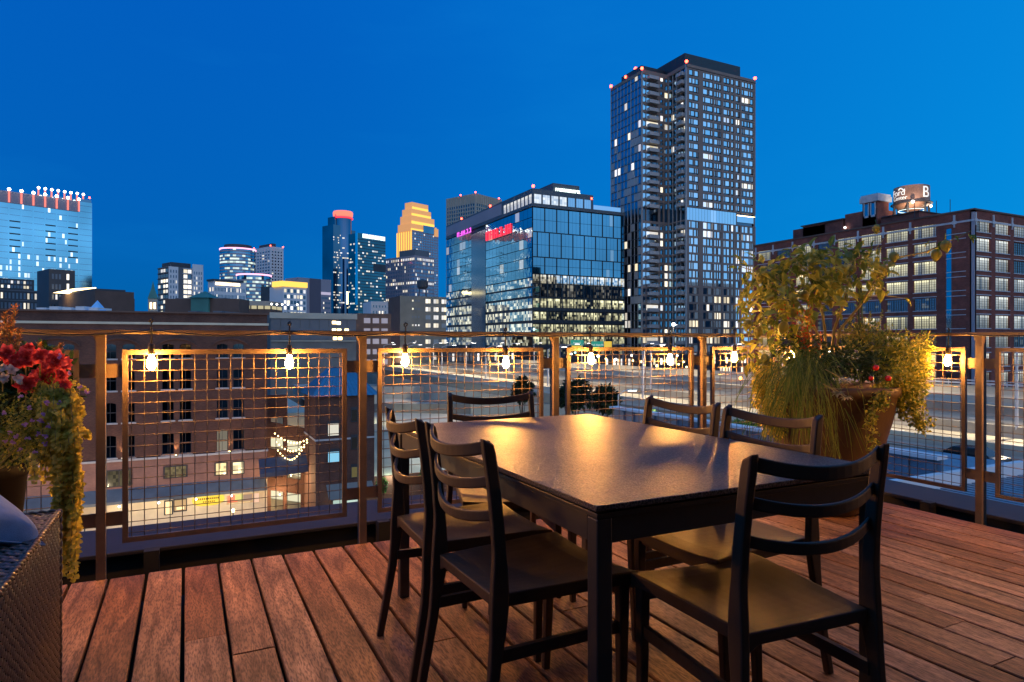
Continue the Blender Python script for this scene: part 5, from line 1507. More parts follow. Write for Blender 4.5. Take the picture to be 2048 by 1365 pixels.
def lamp_post(loc, h, arm, energy, label, c=(1,.80,.50)):
    r = empty('street_lamp', loc); tag(r, label, 'street lamp', 'street lamps along the freeway')
    b = MB(); b.tube([(0,0,0),(0,0,h*.6),(0,0,h)], [.14,.11,.08], 8); b.build('pole', M_trim, r)
    b = MB(); b.tube([(0,0,h-.05),(arm*.5,0,h+.35),(arm,0,h+.4)], .06, 6); b.build('arm', M_trim, r)
    b = MB(); b.box(arm-.1, arm+.9, -.18, .18, h+.34, h+.5); b.build('lamp_head', M_trim, r)
    b = MB(); b.box(arm, arm+.8, -.13, .13, h+.29, h+.335); b.build('lens', M_white_l, r)
    L = bpy.data.lights.new('street_lamp', 'SPOT'); L.energy = energy; L.color = c; L.spot_size = R(150); L.spot_blend = .5; L.shadow_soft_size = .3
    lo = bpy.data.objects.new('street_lamp_light', L); col.objects.link(lo); lo.parent = r; lo.location = (arm+.4, 0, h+.2)
    return r
fwl = ['nearest','second','third','fourth','fifth','sixth','seventh','eighth','ninth','tenth']
for k in range(10):
    lamp_post((62, 6+k*24, -7.0), 7.2, 1.8, 15000, fwl[k]+' lamp post from the right on the near freeway divider')
    lamp_post((51.2, 18+k*24, -7.0), 6.8, 2.6, 9000, fwl[k]+' added lamp post from the right along the near freeway edge')  # edge row added only to brighten the near lanes
    lamp_post((92, 14+k*26, -7.0), 7.2, 1.8, 15000, fwl[k]+' lamp post from the right on the far freeway divider')
pp_ = on_z(860, 806, -13.0)
lamp_post((pp_.x, pp_.y, -13.0), 6.2, 1.4, 4500, 'single pale lamp post standing on the concrete lot in the centre')
pp2 = at(1237, 870, 62); lamp_post((pp2.x, pp2.y, -16.0), 12, 1.2, 3000, 'tall pale lamp post right of centre before the freeway')
ls = at(1347, 652, 205); r_ = lamp_post((ls.x, ls.y, GZ), ls.z-GZ, .6, 5000, 'tall bright street lamp glaring before the residential tower'); ball('glare_globe', M_white_l, r_, (0,0,ls.z-GZ+.4), .55)
# concrete lot and ramp walls in the centre
lot = MB(); lot.add([(24,104.1,-13.5),(49.8,104.1,-13.5),(49.8,190,-11.5),(24,190,-11.5)],[(0,1,2,3)]); struct(lot.build('concrete_lot', M_conc))
for k, (x0, x1, y, z0, z1) in enumerate(((24,49.7,132,-13.4,-11.2),(24,49.7,160,-13,-9.6))):
    w = MB(); w.add([(x0,y,z0-2),(x1,y-14,z0-2),(x1,y-14,z1),(x0,y,z1),(x0,y+.5,z0-2),(x1,y-13.5,z0-2),(x1,y-13.5,z1),(x0,y+.5,z1)],[(0,1,2,3),(7,6,5,4),(3,2,6,7),(0,3,7,4),(1,5,6,2)])
    tag(w.build('ramp_wall', M_conc if k else M_concd), ['stained concrete wall crossing the centre lot','pale concrete wall higher up behind the centre lot'][k], 'wall')
ew = MB(); ew.box(49.75, 49.99, 60, 420, GZ, -8.62); tag(ew.build('embankment_wall', M_conc), 'long concrete embankment wall carrying the near freeway edge', 'wall')
# sign gantry
gp = at(1120, 690, 190); gq = at(1246, 690, 190)
r_ = empty('sign_gantry', (gp.x, gp.y, -7)); tag(r_, 'steel sign gantry with green and yellow road signs', 'road sign'); dv = gq-gp; gl = math.hypot(dv.x, dv.y); r_.rotation_euler = (0,0,math.atan2(dv.y, dv.x))
gz = gp.z+7
b = MB(); b.tube([(0,0,0),(0,0,gz+.3)], .25, 8); b.tube([(gl,0,0),(gl,0,gz+.3)], .25, 8); b.build('upright', M_grey, r_, kind='stuff')
b = MB(); b.tube([(0,0,gz),(gl,0,gz)], .12, 6); b.tube([(0,0,gz-1.1),(gl,0,gz-1.1)], .12, 6)
for i in range(14): b.tube([(gl*i/14,0,gz-1.1*(i % 2)),(gl*(i+1)/14,0,gz-1.1*((i+1) % 2))], .07, 5)
b.build('truss', M_grey, r_, kind='stuff')
M_sgn = emis('green_sign', (.02,.30,.20), .55, (.02,.25,.17)); M_sgy = emis('yellow_panel', (1,.62,.05), .6, (.7,.45,.05)); M_sgt = emis('sign_text', (.9,1,.95), .8)
def gsign(a0, a1, z0, z1, m, text=None):
    b = MB(); b.box(a0, a1, -.45, -.3, z0, z1); s = b.build('sign_panel', m, r_)
    if text:
        cu = bpy.data.curves.new('t', 'FONT'); cu.body = text; cu.size = (z1-z0)*.42; cu.align_x = 'CENTER'; cu.extrude = .01
        o = bpy.data.objects.new('t', cu); col.objects.link(o); bpy.context.view_layer.update()
        me = bpy.data.meshes.new_from_object(o.evaluated_get(bpy.context.evaluated_depsgraph_get())); bpy.data.objects.remove(o)
        me.materials.clear(); me.materials.append(M_sgt); t = bpy.data.objects.new('sign_lettering', me); col.objects.link(t); t.parent = s; t['kind'] = 'stuff'
        t.location = ((a0+a1)/2, -.47, z0+(z1-z0)*.35); t.rotation_euler = (R(90),0,0)
f_ = lambda px: gl*(px-1120)/126
gsign(f_(1141), f_(1167), gz-.2, gz+1.4, M_sgn, 'Ramp C'); gsign(f_(1143), f_(1165), gz-1.0, gz-.25, M_sgy)
gsign(f_(1182), f_(1206), gz-1.0, gz+1.0, M_sgn, '2nd Ave N'); gsign(f_(1208), f_(1223), gz-1.0, gz+1.0, M_sgy)
# distant street life under the towers: small lamps
rs_ = random.Random(21)
for k in range(26):
    px = rs_.uniform(1135, 1400); py = rs_.uniform(706, 735)
    p = at(px, py, rs_.uniform(195, 225)); e = empty('street_light', p); tag(e, 'small warm street light at the foot of the towers', 'street light', 'distant street lights')
    ball('globe', M_warm_l if rs_.random() < .7 else M_white_l, e, (0,0,0), rs_.uniform(.25,.5)); b = MB(); b.tube([(0,0,-.4),(0,0,GZ-p.z)], .06, 5); b.build('pole', M_munt, e)
dl = at(1481, 757, 118); e = empty('hazard_lamp', dl); tag(e, 'small orange hazard lamp on the freeway edge', 'lamp'); ball('globe', emis('orange_lamp', (1,.35,.04), 14), e, (0,0,0), .28); b = MB(); b.tube([(0,0,-.3),(0,0,-7-dl.z)], .05, 5); b.build('stand', M_munt, e)
# low dark base buildings under the freeway line
B = Bld('tower_podium', 1150, 222, 1130, 1560, 712, GRID_A, 'dark low podium with lit street windows below the towers', D=12)
B.core(M_dgrey); win_grid(B, M_gl_flat, 'R', 1, B.W-1, 2, B.H-.5, 60, 4, .6, .6, .45, 1.3)
B = Bld('yellow_colonnade', 722, 260, 715, 842, 672, GRID_A, 'low building with a yellow lit colonnade below the loft', D=14)
B.core(M_brown)
for i in range(12):
    if i % 2 == 0: b = MB(); fbox(b, 'R', B.W*.5*i/12, B.W*.5*(i+1)/12, B.H-3.6, B.H-.4, .15); b.build('lit_bay', M_shopl, B.root)
B = Bld('street_wing', 890, 228, 880, 1066, 700, GRID_A, 'dark street wing with yellow lit doorway left of the office corner', D=10)
B.core(M_dgrey); win_grid(B, M_gl_flat, 'R', 1, B.W-1, 2, B.H-.5, 24, 4, .6, .6, .3, 1.1)

# cars
M_tyre = mat('tyre', (.012,.012,.012), .8); M_rim = mat('rim', (.45,.45,.47), .35, .8, var=.05)
M_cglass = glass_lit('car_glass', (.10,.12,.14), .05)
def car(loc, rz, paint, label):
    r = empty('parked_car', loc, rz); tag(r, label, 'car', 'parked cars')
    def extr(prof, w, name, m, inset=0):
        b = MB(); n = len(prof); vs = [(x, -w, z) for x, z in prof] + [(x, w, z) for x, z in prof]
        b.add(vs, [tuple(range(n)), tuple(reversed(range(n, 2*n)))] + [(i, n+i, n+(i+1) % n, (i+1) % n) for i in range(n)])
        return b.build(name, m, r, fix=True, bevel=.06)
    extr([(-2.2,.30),(2.2,.28),(2.25,.55),(2.1,.78),(1.1,.92),(-1.7,.95),(-2.25,.85),(-2.3,.5)], .88, 'body', paint)
    extr([(1.15,.92),(.45,1.38),(-.9,1.42),(-1.75,.95)], .74, 'cabin', paint)
    for s in (-1, 1):
        b = MB(); b.quad(*[(x, s*.752, z) for x, z in ((.98,.97),(.42,1.32),(-.85,1.35),(-1.5,.98))]); b.build('side_window', M_cglass, r)
        for x in (1.35, -1.4):
            b = MB(); b.M = Matrix.Translation((x, s*.80, .32)) @ Matrix.Rotation(R(90),4,'X'); b.lathe([(.32,-.1),(.32,.1)], 16); w = b.build('tyre', M_tyre, r)
            b = MB(); b.M = Matrix.Translation((x, s*.80, .32)) @ Matrix.Rotation(R(90),4,'X'); b.lathe([(.2,-.11),(.2,.11)], 12); b.build('rim', M_rim, w)
        b = MB(); b.box(2.16, 2.27, s*.62-.18, s*.62+.18, .58, .70); b.build('headlight', M_rim, r)
    b = MB(); b.quad((1.17,-.66,.955),(1.17,.66,.955),(.50,.62,1.36),(.50,-.62,1.36)); b.build('windscreen', M_cglass, r)
car((21.6, 112.6, -13.08), R(2), mat('white_paint', (.75,.77,.80), .3, var=.02), 'white car parked on the concrete deck right of the blue roof')
cpx = on_z(1880, 915, -5.0)
car((46.0, 25.2, -7.2), R(92), mat('black_paint', (.02,.02,.022), .2, var=.02), 'dark car on the near road behind the right railing')

# leaf clouds
def leaf_mat(name, a, b, rough=.5, trans=.3):
    m = bpy.data.materials.new(name); t, p, N, L = nodes(m)
    p.inputs['Roughness'].default_value = rough
    p.inputs['Specular IOR Level'].default_value = .35
    g = N.new('ShaderNodeNewGeometry'); r = N.new('ShaderNodeValToRGB')
    r.color_ramp.elements[0].color = a+(1,); r.color_ramp.elements[1].color = b+(1,)
    L.new(g.outputs['Random Per Island'], r.inputs[0]); L.new(r.outputs[0], p.inputs['Base Color'])
    tr = N.new('ShaderNodeBsdfTranslucent'); L.new(r.outputs[0], tr.inputs['Color'])
    mx = N.new('ShaderNodeMixShader'); mx.inputs[0].default_value = trans
    out = N['Material Output']; L.new(p.outputs[0], mx.inputs[1]); L.new(tr.outputs[0], mx.inputs[2]); L.new(mx.outputs[0], out.inputs['Surface'])
    return m
def leaf(b, p, d, n, L, W, fold=.15, c=None):
    # a pointed leaf: 6 vertices, folded along the midrib and drooping at the tip
    d = d.normalized(); s = d.cross(n)
    s = s.normalized() if s.length > 1e-5 else d.orthogonal().normalized()
    n = s.cross(d)
    q = [p, p+d*L*.35+s*W*.5+n*W*fold, p+d*L*.40, p+d*L*.35-s*W*.5+n*W*fold, p+d*L*.75+s*W*.30+n*(W*fold-.10*L), p+d*L*.75-s*W*.30+n*(W*fold-.10*L), p+d*L*.98-n*.22*L, p+d*L*.75-n*.06*L]
    b.add(q, [(0,1,2),(0,2,3),(1,4,7,2),(2,7,5,3),(4,6,7),(7,6,5)], 0, c)
def rvec(r):
    while True:
        v = Vector((r.uniform(-1,1), r.uniform(-1,1), r.uniform(-1,1)))
        if .05 < v.length < 1: return v.normalized()
def cloud(b, r, c, rad, n, L, W, shell=.55, up=.3):
    for _ in range(n):
        v = rvec(r); k = (shell + (1-shell)*r.random())
        if r.random() < .25: k *= r.random()
        p = Vector(c) + Vector((v.x*rad[0], v.y*rad[1], v.z*rad[2]))*k
        d = (v + rvec(r)*.8 + Vector((0,0,up*r.uniform(-1,1)))).normalized()
        leaf(b, p, d, (rvec(r)*.7+Vector((0,0,1))).normalized(), L*r.uniform(.7,1.25), W*r.uniform(.7,1.2))
M_shrub = leaf_mat('shrub_leaf', (.05,.16,.03), (.10,.28,.05)); M_dtree = leaf_mat('dark_tree_leaf', (.012,.025,.010), (.03,.05,.018)); M_bark = mat('bark', (.06,.045,.03), .9, var=.2, scale=20)
M_park = leaf_mat('park_leaf', (.03,.09,.02), (.06,.16,.03))
def tree(px, py, d, rpx, hpx, lab, m, n, ground, L=.5, name='shrub', cat='shrub', group=None):
    P = at(px, py, d); s = d/FPX; r = random.Random(int(px))
    root = empty(name, (P.x, P.y, ground)); tag(root, lab, cat, group)
    cz = P.z-ground; rad = (rpx*s, rpx*s, hpx*s)
    b = MB()
    for k in range(5):
        o = rvec(r)*.35; cloud(b, r, (o.x*rad[0], o.y*rad[1], cz+o.z*rad[2]), (rad[0]*.75, rad[1]*.75, rad[2]*.75), n//5, L, L*.55)
    b.build('crown', m, root, kind='stuff')
    t = MB(); t.tube([(0,0,0),(.05,.02,cz*.5),(0,0,cz)], [rad[0]*.12+.05, rad[0]*.08+.04, .03], 7)
    for k in range(4):
        o = rvec(r); t.tube([(0,0,cz*.7),(o.x*rad[0]*.6,o.y*rad[1]*.6,cz+o.z*rad[2]*.4)], [.05,.02], 5)
    t.build('trunk', M_bark, root)
for k, (px, py, rr, hh) in enumerate(((693, 968, 13, 14), (762, 968, 12, 20), (850, 953, 12, 15))):
    tree(px, py, 84-1.2, rr, hh, ['round green shrub right beside the stair tower','round clipped green shrub below the lower road, middle one','green shrub seen through the left chair back'][k], M_shrub, 900, -18.6, .30, group='clipped shrubs')
    L_ = bpy.data.lights.new('wall_wash', 'POINT')
for k, (px, py, rr, hh, d) in enumerate(((1045, 778, 22, 26, 78), (1150, 790, 38, 30, 66), (1215, 800, 30, 26, 68), (1290, 850, 52, 30, 62), (1480, 868, 40, 22, 55))):
    tree(px, py, d, rr, hh, ['dark bushy tree behind the far chair', 'dark tree left of the tall pale lamp post', 'dark tree right of the tall pale lamp post','low green tree mass behind the right chairs','small park tree seen between the right chairs'][k], M_dtree if k < 3 else M_park, 1400, -21.9 if k > 2 else -19, .55, name='street_tree', cat='tree')
lamp('wall_lamp', (24.2, 83.2, -15.6), 900, (.9,1,.7), 'greenish lamp lighting the shrubs and retaining wall', .16)
lamp('park_lamp', tuple(at(1500, 862, 50)), 700, (.75,1,.70), 'greenish park lamp below the freeway behind the right chairs', .18)
lamp('park_lamp', tuple(at(1345, 868, 57)), 700, (.75,1,.70), 'greenish park lamp beside the low green trees', .18)
lamp('garage_lamp', tuple(at(856, 862, 92)), 900, (1,.97,.85), 'white lamp glaring on the wall behind the left chair', .25)

# neighbouring low roof at right
M_corr = mat('corrugated_metal', (.22,.27,.33), .45, .35, var=.12, scale=1)
nb2 = empty('low_neighbour_roof', (22, 2, GZ)); tag(nb2, 'low neighbouring building with blue corrugated roof beyond the right railing', 'building')
z0 = -6.3-GZ
b = MB(); b.box(-4, 23, -20, 38, 0, z0); b.build('wall', M_concd, nb2)
b = MB(); b.box(-2, 23, 13.35, 13.65, z0, -4.1-GZ); b.build('parapet', M_white, nb2)
b = MB(); b.box(5, 5.15, 13.7, 36, z0, -3.65-GZ); b.build('screen_wall', M_corr, nb2)
for k in range(20): b = MB(); b.box(4.9, 4.998, 13.9+k*1.1, 14.35+k*1.1, z0, -3.75-GZ); b.build('screen_rib', M_corr, nb2)
b = MB(); b.box(4.7, 5.4, 13.7, 36.2, -3.645-GZ, -3.5-GZ); b.build('screen_cap', M_white, nb2)
for k in range(60): b = MB(); b.box(-2+k*.42, -2+k*.42+.2, -12, 13.34, -4.75-GZ, -4.62-GZ); b.build('roof_rib', M_corr, nb2)
b = MB(); b.box(-2.2, 23.2, -12, 13.34, -5.2-GZ, -4.76-GZ); b.build('ribbed_roof', M_corr, nb2)
for k in range(4):
    b = MB(); b.box(1.6, 3.6, 14.6+k*2.6, 16.6+k*2.6, z0, -5.0-GZ); u_ = b.build('roof_unit', M_dgrey, nb2); b = MB(); b.box(1.5, 3.7, 14.5+k*2.6, 16.7+k*2.6, -4.99-GZ, -4.85-GZ); b.build('unit_lid', M_corr, u_)
b = MB(); b.box(9, 16, 15.5, 22, z0, -5.1-GZ); b.build('roof_box', M_corr, nb2, bevel=.3)
# ================================================================== planters
PC = Vector((3.76, 2.91, 0)); PD = 4.28
M_pot = mat('terracotta_resin', (.055,.031,.019), .6, var=.22, scale=5, bump=.15, bscale=40)
M_soil = mat('soil', (.03,.022,.016), .95, var=.4, scale=40)
pot = empty('planter_pot', PC); tag(pot, 'large tapering brown planter pot in the railing corner', 'planter')
b = MB(); b.lathe([(.17,0),(.20,.02),(.25,.18),(.31,.38),(.372,.60),(.405,.76),(.42,.77),(.422,.82),(.40,.825),(.385,.78)], 48, caps=False)
b.lathe([(.17,0),(.01,.001)], 48, caps=False); b.build('bowl', M_pot, pot, smooth=True)
b = MB(); b.lathe([(.39,.77),(.2,.79),(.01,.80)], 32, caps=False); b.build('soil', M_soil, pot)
def pl(px, py, dd=0.0, d0=PD): return at(px, py, d0+dd)
M_tom = leaf_mat('husk_leaf', (.07,.14,.018), (.40,.38,.05), .5, .35)
M_stem = mat('plant_stem', (.20,.17,.05), .6, var=.2, scale=30)
M_husk = leaf_mat('husk_fruit', (.22,.24,.05), (.30,.28,.06), .45, .3)
rg = random.Random(33)
tp = empty('husk_tomato_plant', (PC.x, PC.y, .80)); tag(tp, 'tall leafy husk tomato plant with hanging lantern fruits in the corner planter', 'plant')
o0 = Vector((PC.x, PC.y, .80))
b = MB()
def stem(pts, r0, r1):
    P = [pl(*p)-o0 for p in pts]; n = len(P); b.tube(P, [r0+(r1-r0)*i/(n-1) for i in range(n)], 6); return P
tips = []
S = [([(1655,745,0),(1645,690,0),(1622,640,-.03),(1585,590,-.06),(1535,575,-.1),(1500,590,-.12)], .011,.003),
     ([(1652,745,0),(1650,660,.03),(1640,600,.02),(1610,540,.0),(1580,508,-.05)], .011,.003),
     ([(1660,745,0),(1668,660,.05),(1690,600,.05),(1700,545,.05),(1705,500,.08)], .011,.003),
     ([(1665,745,.0),(1680,660,0),(1725,605,-.05),(1750,560,-.08),(1795,515,-.1),(1850,505,-.1),(1905,480,-.12),(1942,462,-.12)], .010,.0025),
     ([(1622,640,-.03),(1570,625,-.1),(1530,640,-.15),(1510,665,-.18)], .006,.002),
     ([(1640,600,.02),(1665,560,.1),(1660,520,.12)], .006,.002),
     ([(1690,600,.05),(1760,590,.15),(1830,600,.2)], .005,.002),
     ([(1585,590,-.06),(1545,545,-.05),(1500,540,.0),(1476,532,0)], .005,.002),
     ([(1700,545,.05),(1740,510,.1),(1775,470,.1)], .005,.002)]
allp = []
for pts, r0, r1 in S:
    P = stem(pts, r0, r1)
    for i in range(len(P)-1):
        for t in (0,.33,.66): allp.append((P[i].lerp(P[i+1], t), (P[i+1]-P[i]).normalized(), pts[i][1]))
b.build('stems', M_stem, tp, smooth=True, kind='stuff')
lf = MB()
def add_leaf(p, L):
    d = (rvec(rg)*1.0 + Vector((0,0,-.15))).normalized()
    leaf(lf, p, d, (Vector((0,0,1))+rvec(rg)*.6).normalized(), L, L*rg.uniform(.40,.60), .2)
for (cx_, cy_, rx, ry, n) in ((1600,560,100,50,290),(1700,545,78,62,230),(1535,600,56,52,150),(1560,660,60,40,80),(1505,545,32,28,28),(1640,600,70,40,85),(1620,515,50,22,50),(1500,655,30,22,22),(1525,705,40,30,40)):
    for _ in range(n):
        t = rg.uniform(0, 6.283); k = math.sqrt(rg.random())
        add_leaf(pl(cx_+rx*k*math.cos(t), cy_+ry*k*math.sin(t), rg.gauss(0,.16))-o0, rg.uniform(.045,.105))
for (p, d, y) in allp:
    if y < 640:
        for _ in range(rg.choice([0,1,1,2])): add_leaf(p+rvec(rg)*.03, rg.uniform(.045,.095))
lf.build('leaves', M_tom, tp, kind='stuff')
def husk(p, r):
    q = MB(); n = 10; prof = [(.08,1.15),(.55,.95),(.92,.45),(1.0,0),(.85,-.5),(.5,-.95),(.16,-1.3),(.02,-1.45)]
    vs = []
    for (a, z) in prof:
        for k in range(n):
            t = 2*math.pi*k/n; rr = a*(1.0 if k % 2 else .86)
            vs.append((rr*math.cos(t)*r, rr*math.sin(t)*r, z*r))
    fs = [(i*n+k, i*n+(k+1) % n, (i+1)*n+(k+1) % n, (i+1)*n+k) for i in range(len(prof)-1) for k in range(n)]
    q.add(vs, fs); q.tube([(0,0,1.1*r),(.1*r,0,1.7*r),(.3*r,.1*r,2.3*r)], r*.09, 5)
    o = q.build('lantern_fruit', M_husk, tp, smooth=True, loc=p); o.rotation_euler = (rg.uniform(-.3,.3), rg.uniform(-.3,.3), rg.uniform(0,6)); return o
for (px, py, r) in ((1520,556,.028),(1495,650,.030),(1517,664,.032),(1567,655,.036),(1540,597,.026),(1788,514,.030),(1764,543,.036),(1872,510,.034),(1892,492,.034),(1705,540,.026),(1753,458,.026),(1660,605,.028),(1530,718,.030),(1610,590,.026),(1590,625,.028)):
    husk(pl(px, py, rg.uniform(-.2,-.05))-o0, r)
# green stakes
for k, (xa, ya, xb, yb) in enumerate(((1716,560,1720,690),(1722,575,1728,680))):
    P0, P1 = pl(xa, ya, .02*k), pl(xb, 750, .02*k); r_ = empty('plant_stake', P1); tag(r_, ['taller','shorter'][k]+' thin dark green stake standing in the corner planter', 'stake')
    q = MB(); q.tube([(0,0,0), P0-P1], .005, 6); q.build('rod', mat('green_rod_%d' % k, (.02,.06,.02), .5), r_); q = MB(); q.lathe([(.007,-.01),(.007,.012)], 6); c_ = q.build('cap', M_black, r_, loc=P0-P1)
# herb bush and trailing plants
M_herb = leaf_mat('herb_leaf', (.08,.15,.02), (.44,.40,.06), .5, .3); M_gold = leaf_mat('gold_leaf', (.36,.34,.04), (.72,.56,.09), .5, .5)
M_grass = leaf_mat('grass_blade', (.04,.11,.015), (.24,.28,.05), .5, .3); M_dark = leaf_mat('dark_leaf', (.02,.05,.012), (.05,.09,.02), .5, .25)
def bush(name, lab, m, blobs, L, W, base=None, stems=8):
    o_ = Vector(base or (PC.x, PC.y, .81)); r = empty(name, o_); tag(r, lab, 'plant'); q = MB(); st_ = MB()
    for (px, py, dd, rx, ry, n) in blobs:
        c = pl(px, py, dd)-o_; s = (PD+dd)/FPX
        cloud(q, rg, c, (rx*s, rx*s*.8, ry*s), n, L, W, .35)
        for _ in range(stems): v = rvec(rg); st_.tube([(c.x*.25,c.y*.25,.0), (c.x*.7,c.y*.7,c.z*.6+.04), c+Vector((v.x*rx*s*.8,v.y*rx*s*.6,abs(v.z)*ry*s*.8))], [.003,.0025,.001], 4)
    q.build('foliage', m, r, kind='stuff'); st_.build('stems', M_stem, r, kind='stuff'); return r
bush('herb_bush', 'dense yellow green herb bush rising at the right of the corner planter', M_herb, [(1760,695,0,75,45,1100),(1800,722,-.08,55,58,1200),(1720,668,.05,50,32,520),(1838,738,-.05,28,55,700),(1848,692,0,24,30,260),(1815,775,-.15,42,42,800),(1780,745,-.25,45,30,600)], .032, .014)
bush('dark_filler_plant', 'dark low filler foliage along the planter rim centre', M_dark, [(1690,720,-.15,70,40,700),(1640,735,-.2,60,35,500),(1740,735,-.22,50,30,500),(1600,700,-.05,60,40,500)], .035, .016)
bush('golden_bush', 'golden leafy bush spilling over the left rim of the corner planter', M_gold, [(1535,742,-.05,28,26,520),(1527,790,-.08,28,36,820),(1540,838,-.12,24,34,680),(1560,790,-.16,24,55,560),(1517,765,-.05,16,22,240),(1558,850,-.16,16,28,260)], .022, .016)
tv = empty('trailing_ivy', (PC.x, PC.y, .81)); tag(tv, 'trailing yellow green plant hanging down the right of the pot', 'plant'); o_ = Vector((PC.x, PC.y, .81)); q = MB(); st_ = MB()
for (chain, w, n) in (([(1755,760),(1748,800),(1742,850),(1748,900),(1745,915)], 14, 330), ([(1810,770),(1825,800),(1830,835),(1848,850)], 24, 620), ([(1790,760),(1800,800),(1808,830)], 26, 520), ([(1770,765),(1765,790),(1760,815)], 18, 260), ([(1830,840),(1845,862)], 7, 60)):
    P = [pl(x, y, -.43 if i and x < 1780 else -.22)-o_ for i, (x, y) in enumerate(chain)]; st_.tube(P, .003, 5); s = PD/FPX
    for _ in range(n):
        i = rg.randrange(len(P)-1); p = P[i].lerp(P[i+1], rg.random())+rvec(rg)*w*s*rg.random()
        leaf(q, p, (rvec(rg)+Vector((0,0,-.4))).normalized(), rvec(rg), rg.uniform(.018,.032), rg.uniform(.012,.02))
q.build('foliage', M_herb, tv, kind='stuff'); st_.build('stems', M_stem, tv, kind='stuff')
# fountain grass
gr = empty('fountain_grass', (PC.x, PC.y, .81)); tag(gr, 'long arching grass draping over the front left of the corner planter', 'grass plant')
q = MB(); o_ = Vector((PC.x, PC.y, .81))
for i in range(330):
    bx = rg.gauss(1600, 36); top = rg.uniform(655, 735); ex = bx + rg.gauss(-2, 52); ey = rg.uniform(790, 960) if rg.random() < .75 else rg.uniform(720, 800)
    dd = -.36+rg.uniform(-.08,.10)
    P0 = pl(1610+rg.gauss(0,18), 765, -.1+rg.uniform(-.06,.06)); P1 = pl(bx, top, dd+.12); P3 = pl(ex, ey, dd-.12)
    P2 = pl((bx+ex)/2+rg.gauss(0,6), top+(ey-top)*.35, dd-.06)
    pts = []
    for k in range(8):
        t = k/7; a = P0.lerp(P1,t); c = P1.lerp(P2,t); e = P2.lerp(P3,t); pts.append((a.lerp(c,t)).lerp(c.lerp(e,t),t)-o_)
    wv = Vector((RT[0], RT[1], 0)) * rg.uniform(.0022,.0062)
    wv = (wv + rvec(rg)*.0006)
    vs = []
    for k, p in enumerate(pts): f2 = 1-.8*(k/7); vs += [p-wv*f2, p+wv*f2]
    q.add(vs, [(2*k,2*k+1,2*k+3,2*k+2) for k in range(7)])
q.build('blades', M_grass, gr, kind='stuff')
q = MB(); q.lathe([(.04,-.01),(.05,.03),(.02,.06)], 10); q.build('crown', M_stem, gr, loc=pl(1610,765,-.1)-o_)
# variegated rosettes, cherry tomatoes, red sprigs
M_var = leaf_mat('variegated_leaf', (.25,.28,.16), (.50,.48,.34), .5, .2); M_tomr = mat('tomato_skin', (.50,.015,.010), .22, var=.15, scale=20); M_redl = leaf_mat('red_sprig_leaf', (.35,.03,.01), (.55,.10,.02), .5, .3)
for k, (px, py) in enumerate(((1688,762),(1676,788),(1692,795))):
    c = pl(px, py, -.50); r_ = empty('variegated_rosette', c); tag(r_, ['upper','left lower','right lower'][k]+' cream edged rosette hanging over the dark pot', 'plant')
    q = MB()
    for i in range(26): t = i*2.4; leaf(q, Vector((0,0,0)), Vector((math.cos(t), math.sin(t), rg.uniform(-.5,.6))), Vector((0,0,1)), rg.uniform(.03,.048), .016)
    q.build('leaves', M_var, r_, kind='stuff'); q = MB(); q.tube([(0,0,0),(.0,.05,.03),(0.02,.14,.06)], .003, 5); q.build('stem', M_stem, r_)
for k, (px, py, r) in enumerate(((1752,736,.018),(1776,757,.018),(1742,757,.014))):
    c = pl(px, py, -.44); r_ = empty('cherry_tomato', c); tag(r_, ['upper red cherry tomato','right lower red cherry tomato','small shaded red cherry tomato'][k]+' at the pot rim', 'tomato')
    q = MB(); q.lathe([(r*.05,-r),(r*.5,-r*.86),(r*.86,-r*.5),(r,0),(r*.86,r*.5),(r*.5,r*.84),(r*.05,r*.9)], 16); q.build('fruit', M_tomr, r_, smooth=True)
    q = MB(); q.tube([(0,0,r*.85),(.005,.01,r*1.6),(.01,.03,r*2.4)], .0016, 5); q.build('stalk', M_stem, r_)
rsb = empty('red_sprig_plant', (PC.x, PC.y, .81)); tag(rsb, 'small red leaved sprigs glowing at the base of the husk tomato', 'plant'); q = MB(); st_ = MB()
for i in range(14):
    bx = rg.gauss(1612, 16); P0, P1 = pl(1625, 745, -.1)-o_, pl(bx, rg.uniform(600, 670), -.16+rg.uniform(-.08,.08))-o_; st_.tube([P0, P0.lerp(P1,.5)+Vector((.01,0,.01)), P1], .0016, 4)
    for _ in range(16): leaf(q, P0.lerp(P1, rg.uniform(.35,1.02))+rvec(rg)*.01, (rvec(rg)+Vector((0,0,.5))).normalized(), rvec(rg), rg.uniform(.015,.03), .008)
q.build('leaves', M_redl, rsb, kind='stuff'); st_.build('stems', M_stem, rsb, kind='stuff')
sb_ = empty('flower_spikes', (PC.x, PC.y, .81)); tag(sb_, 'slender pale flower spikes standing above the herb bush', 'plant'); q = MB(); st_ = MB()
for (x0, y0, x1, y1) in ((1735,690,1741,622),(1752,690,1765,618),(1726,690,1730,635),(1820,700,1852,672),(1800,690,1815,660)):
    P0, P1 = pl(x0, y0)-o_, pl(x1, y1)-o_; st_.tube([P0, P1], .002, 4)
    for _ in range(46): leaf(q, P0.lerp(P1, rg.uniform(.3,1)), rvec(rg), rvec(rg), .014, .008)
q.build('florets', M_gold, sb_, kind='stuff'); st_.build('stems', M_stem, sb_, kind='stuff')

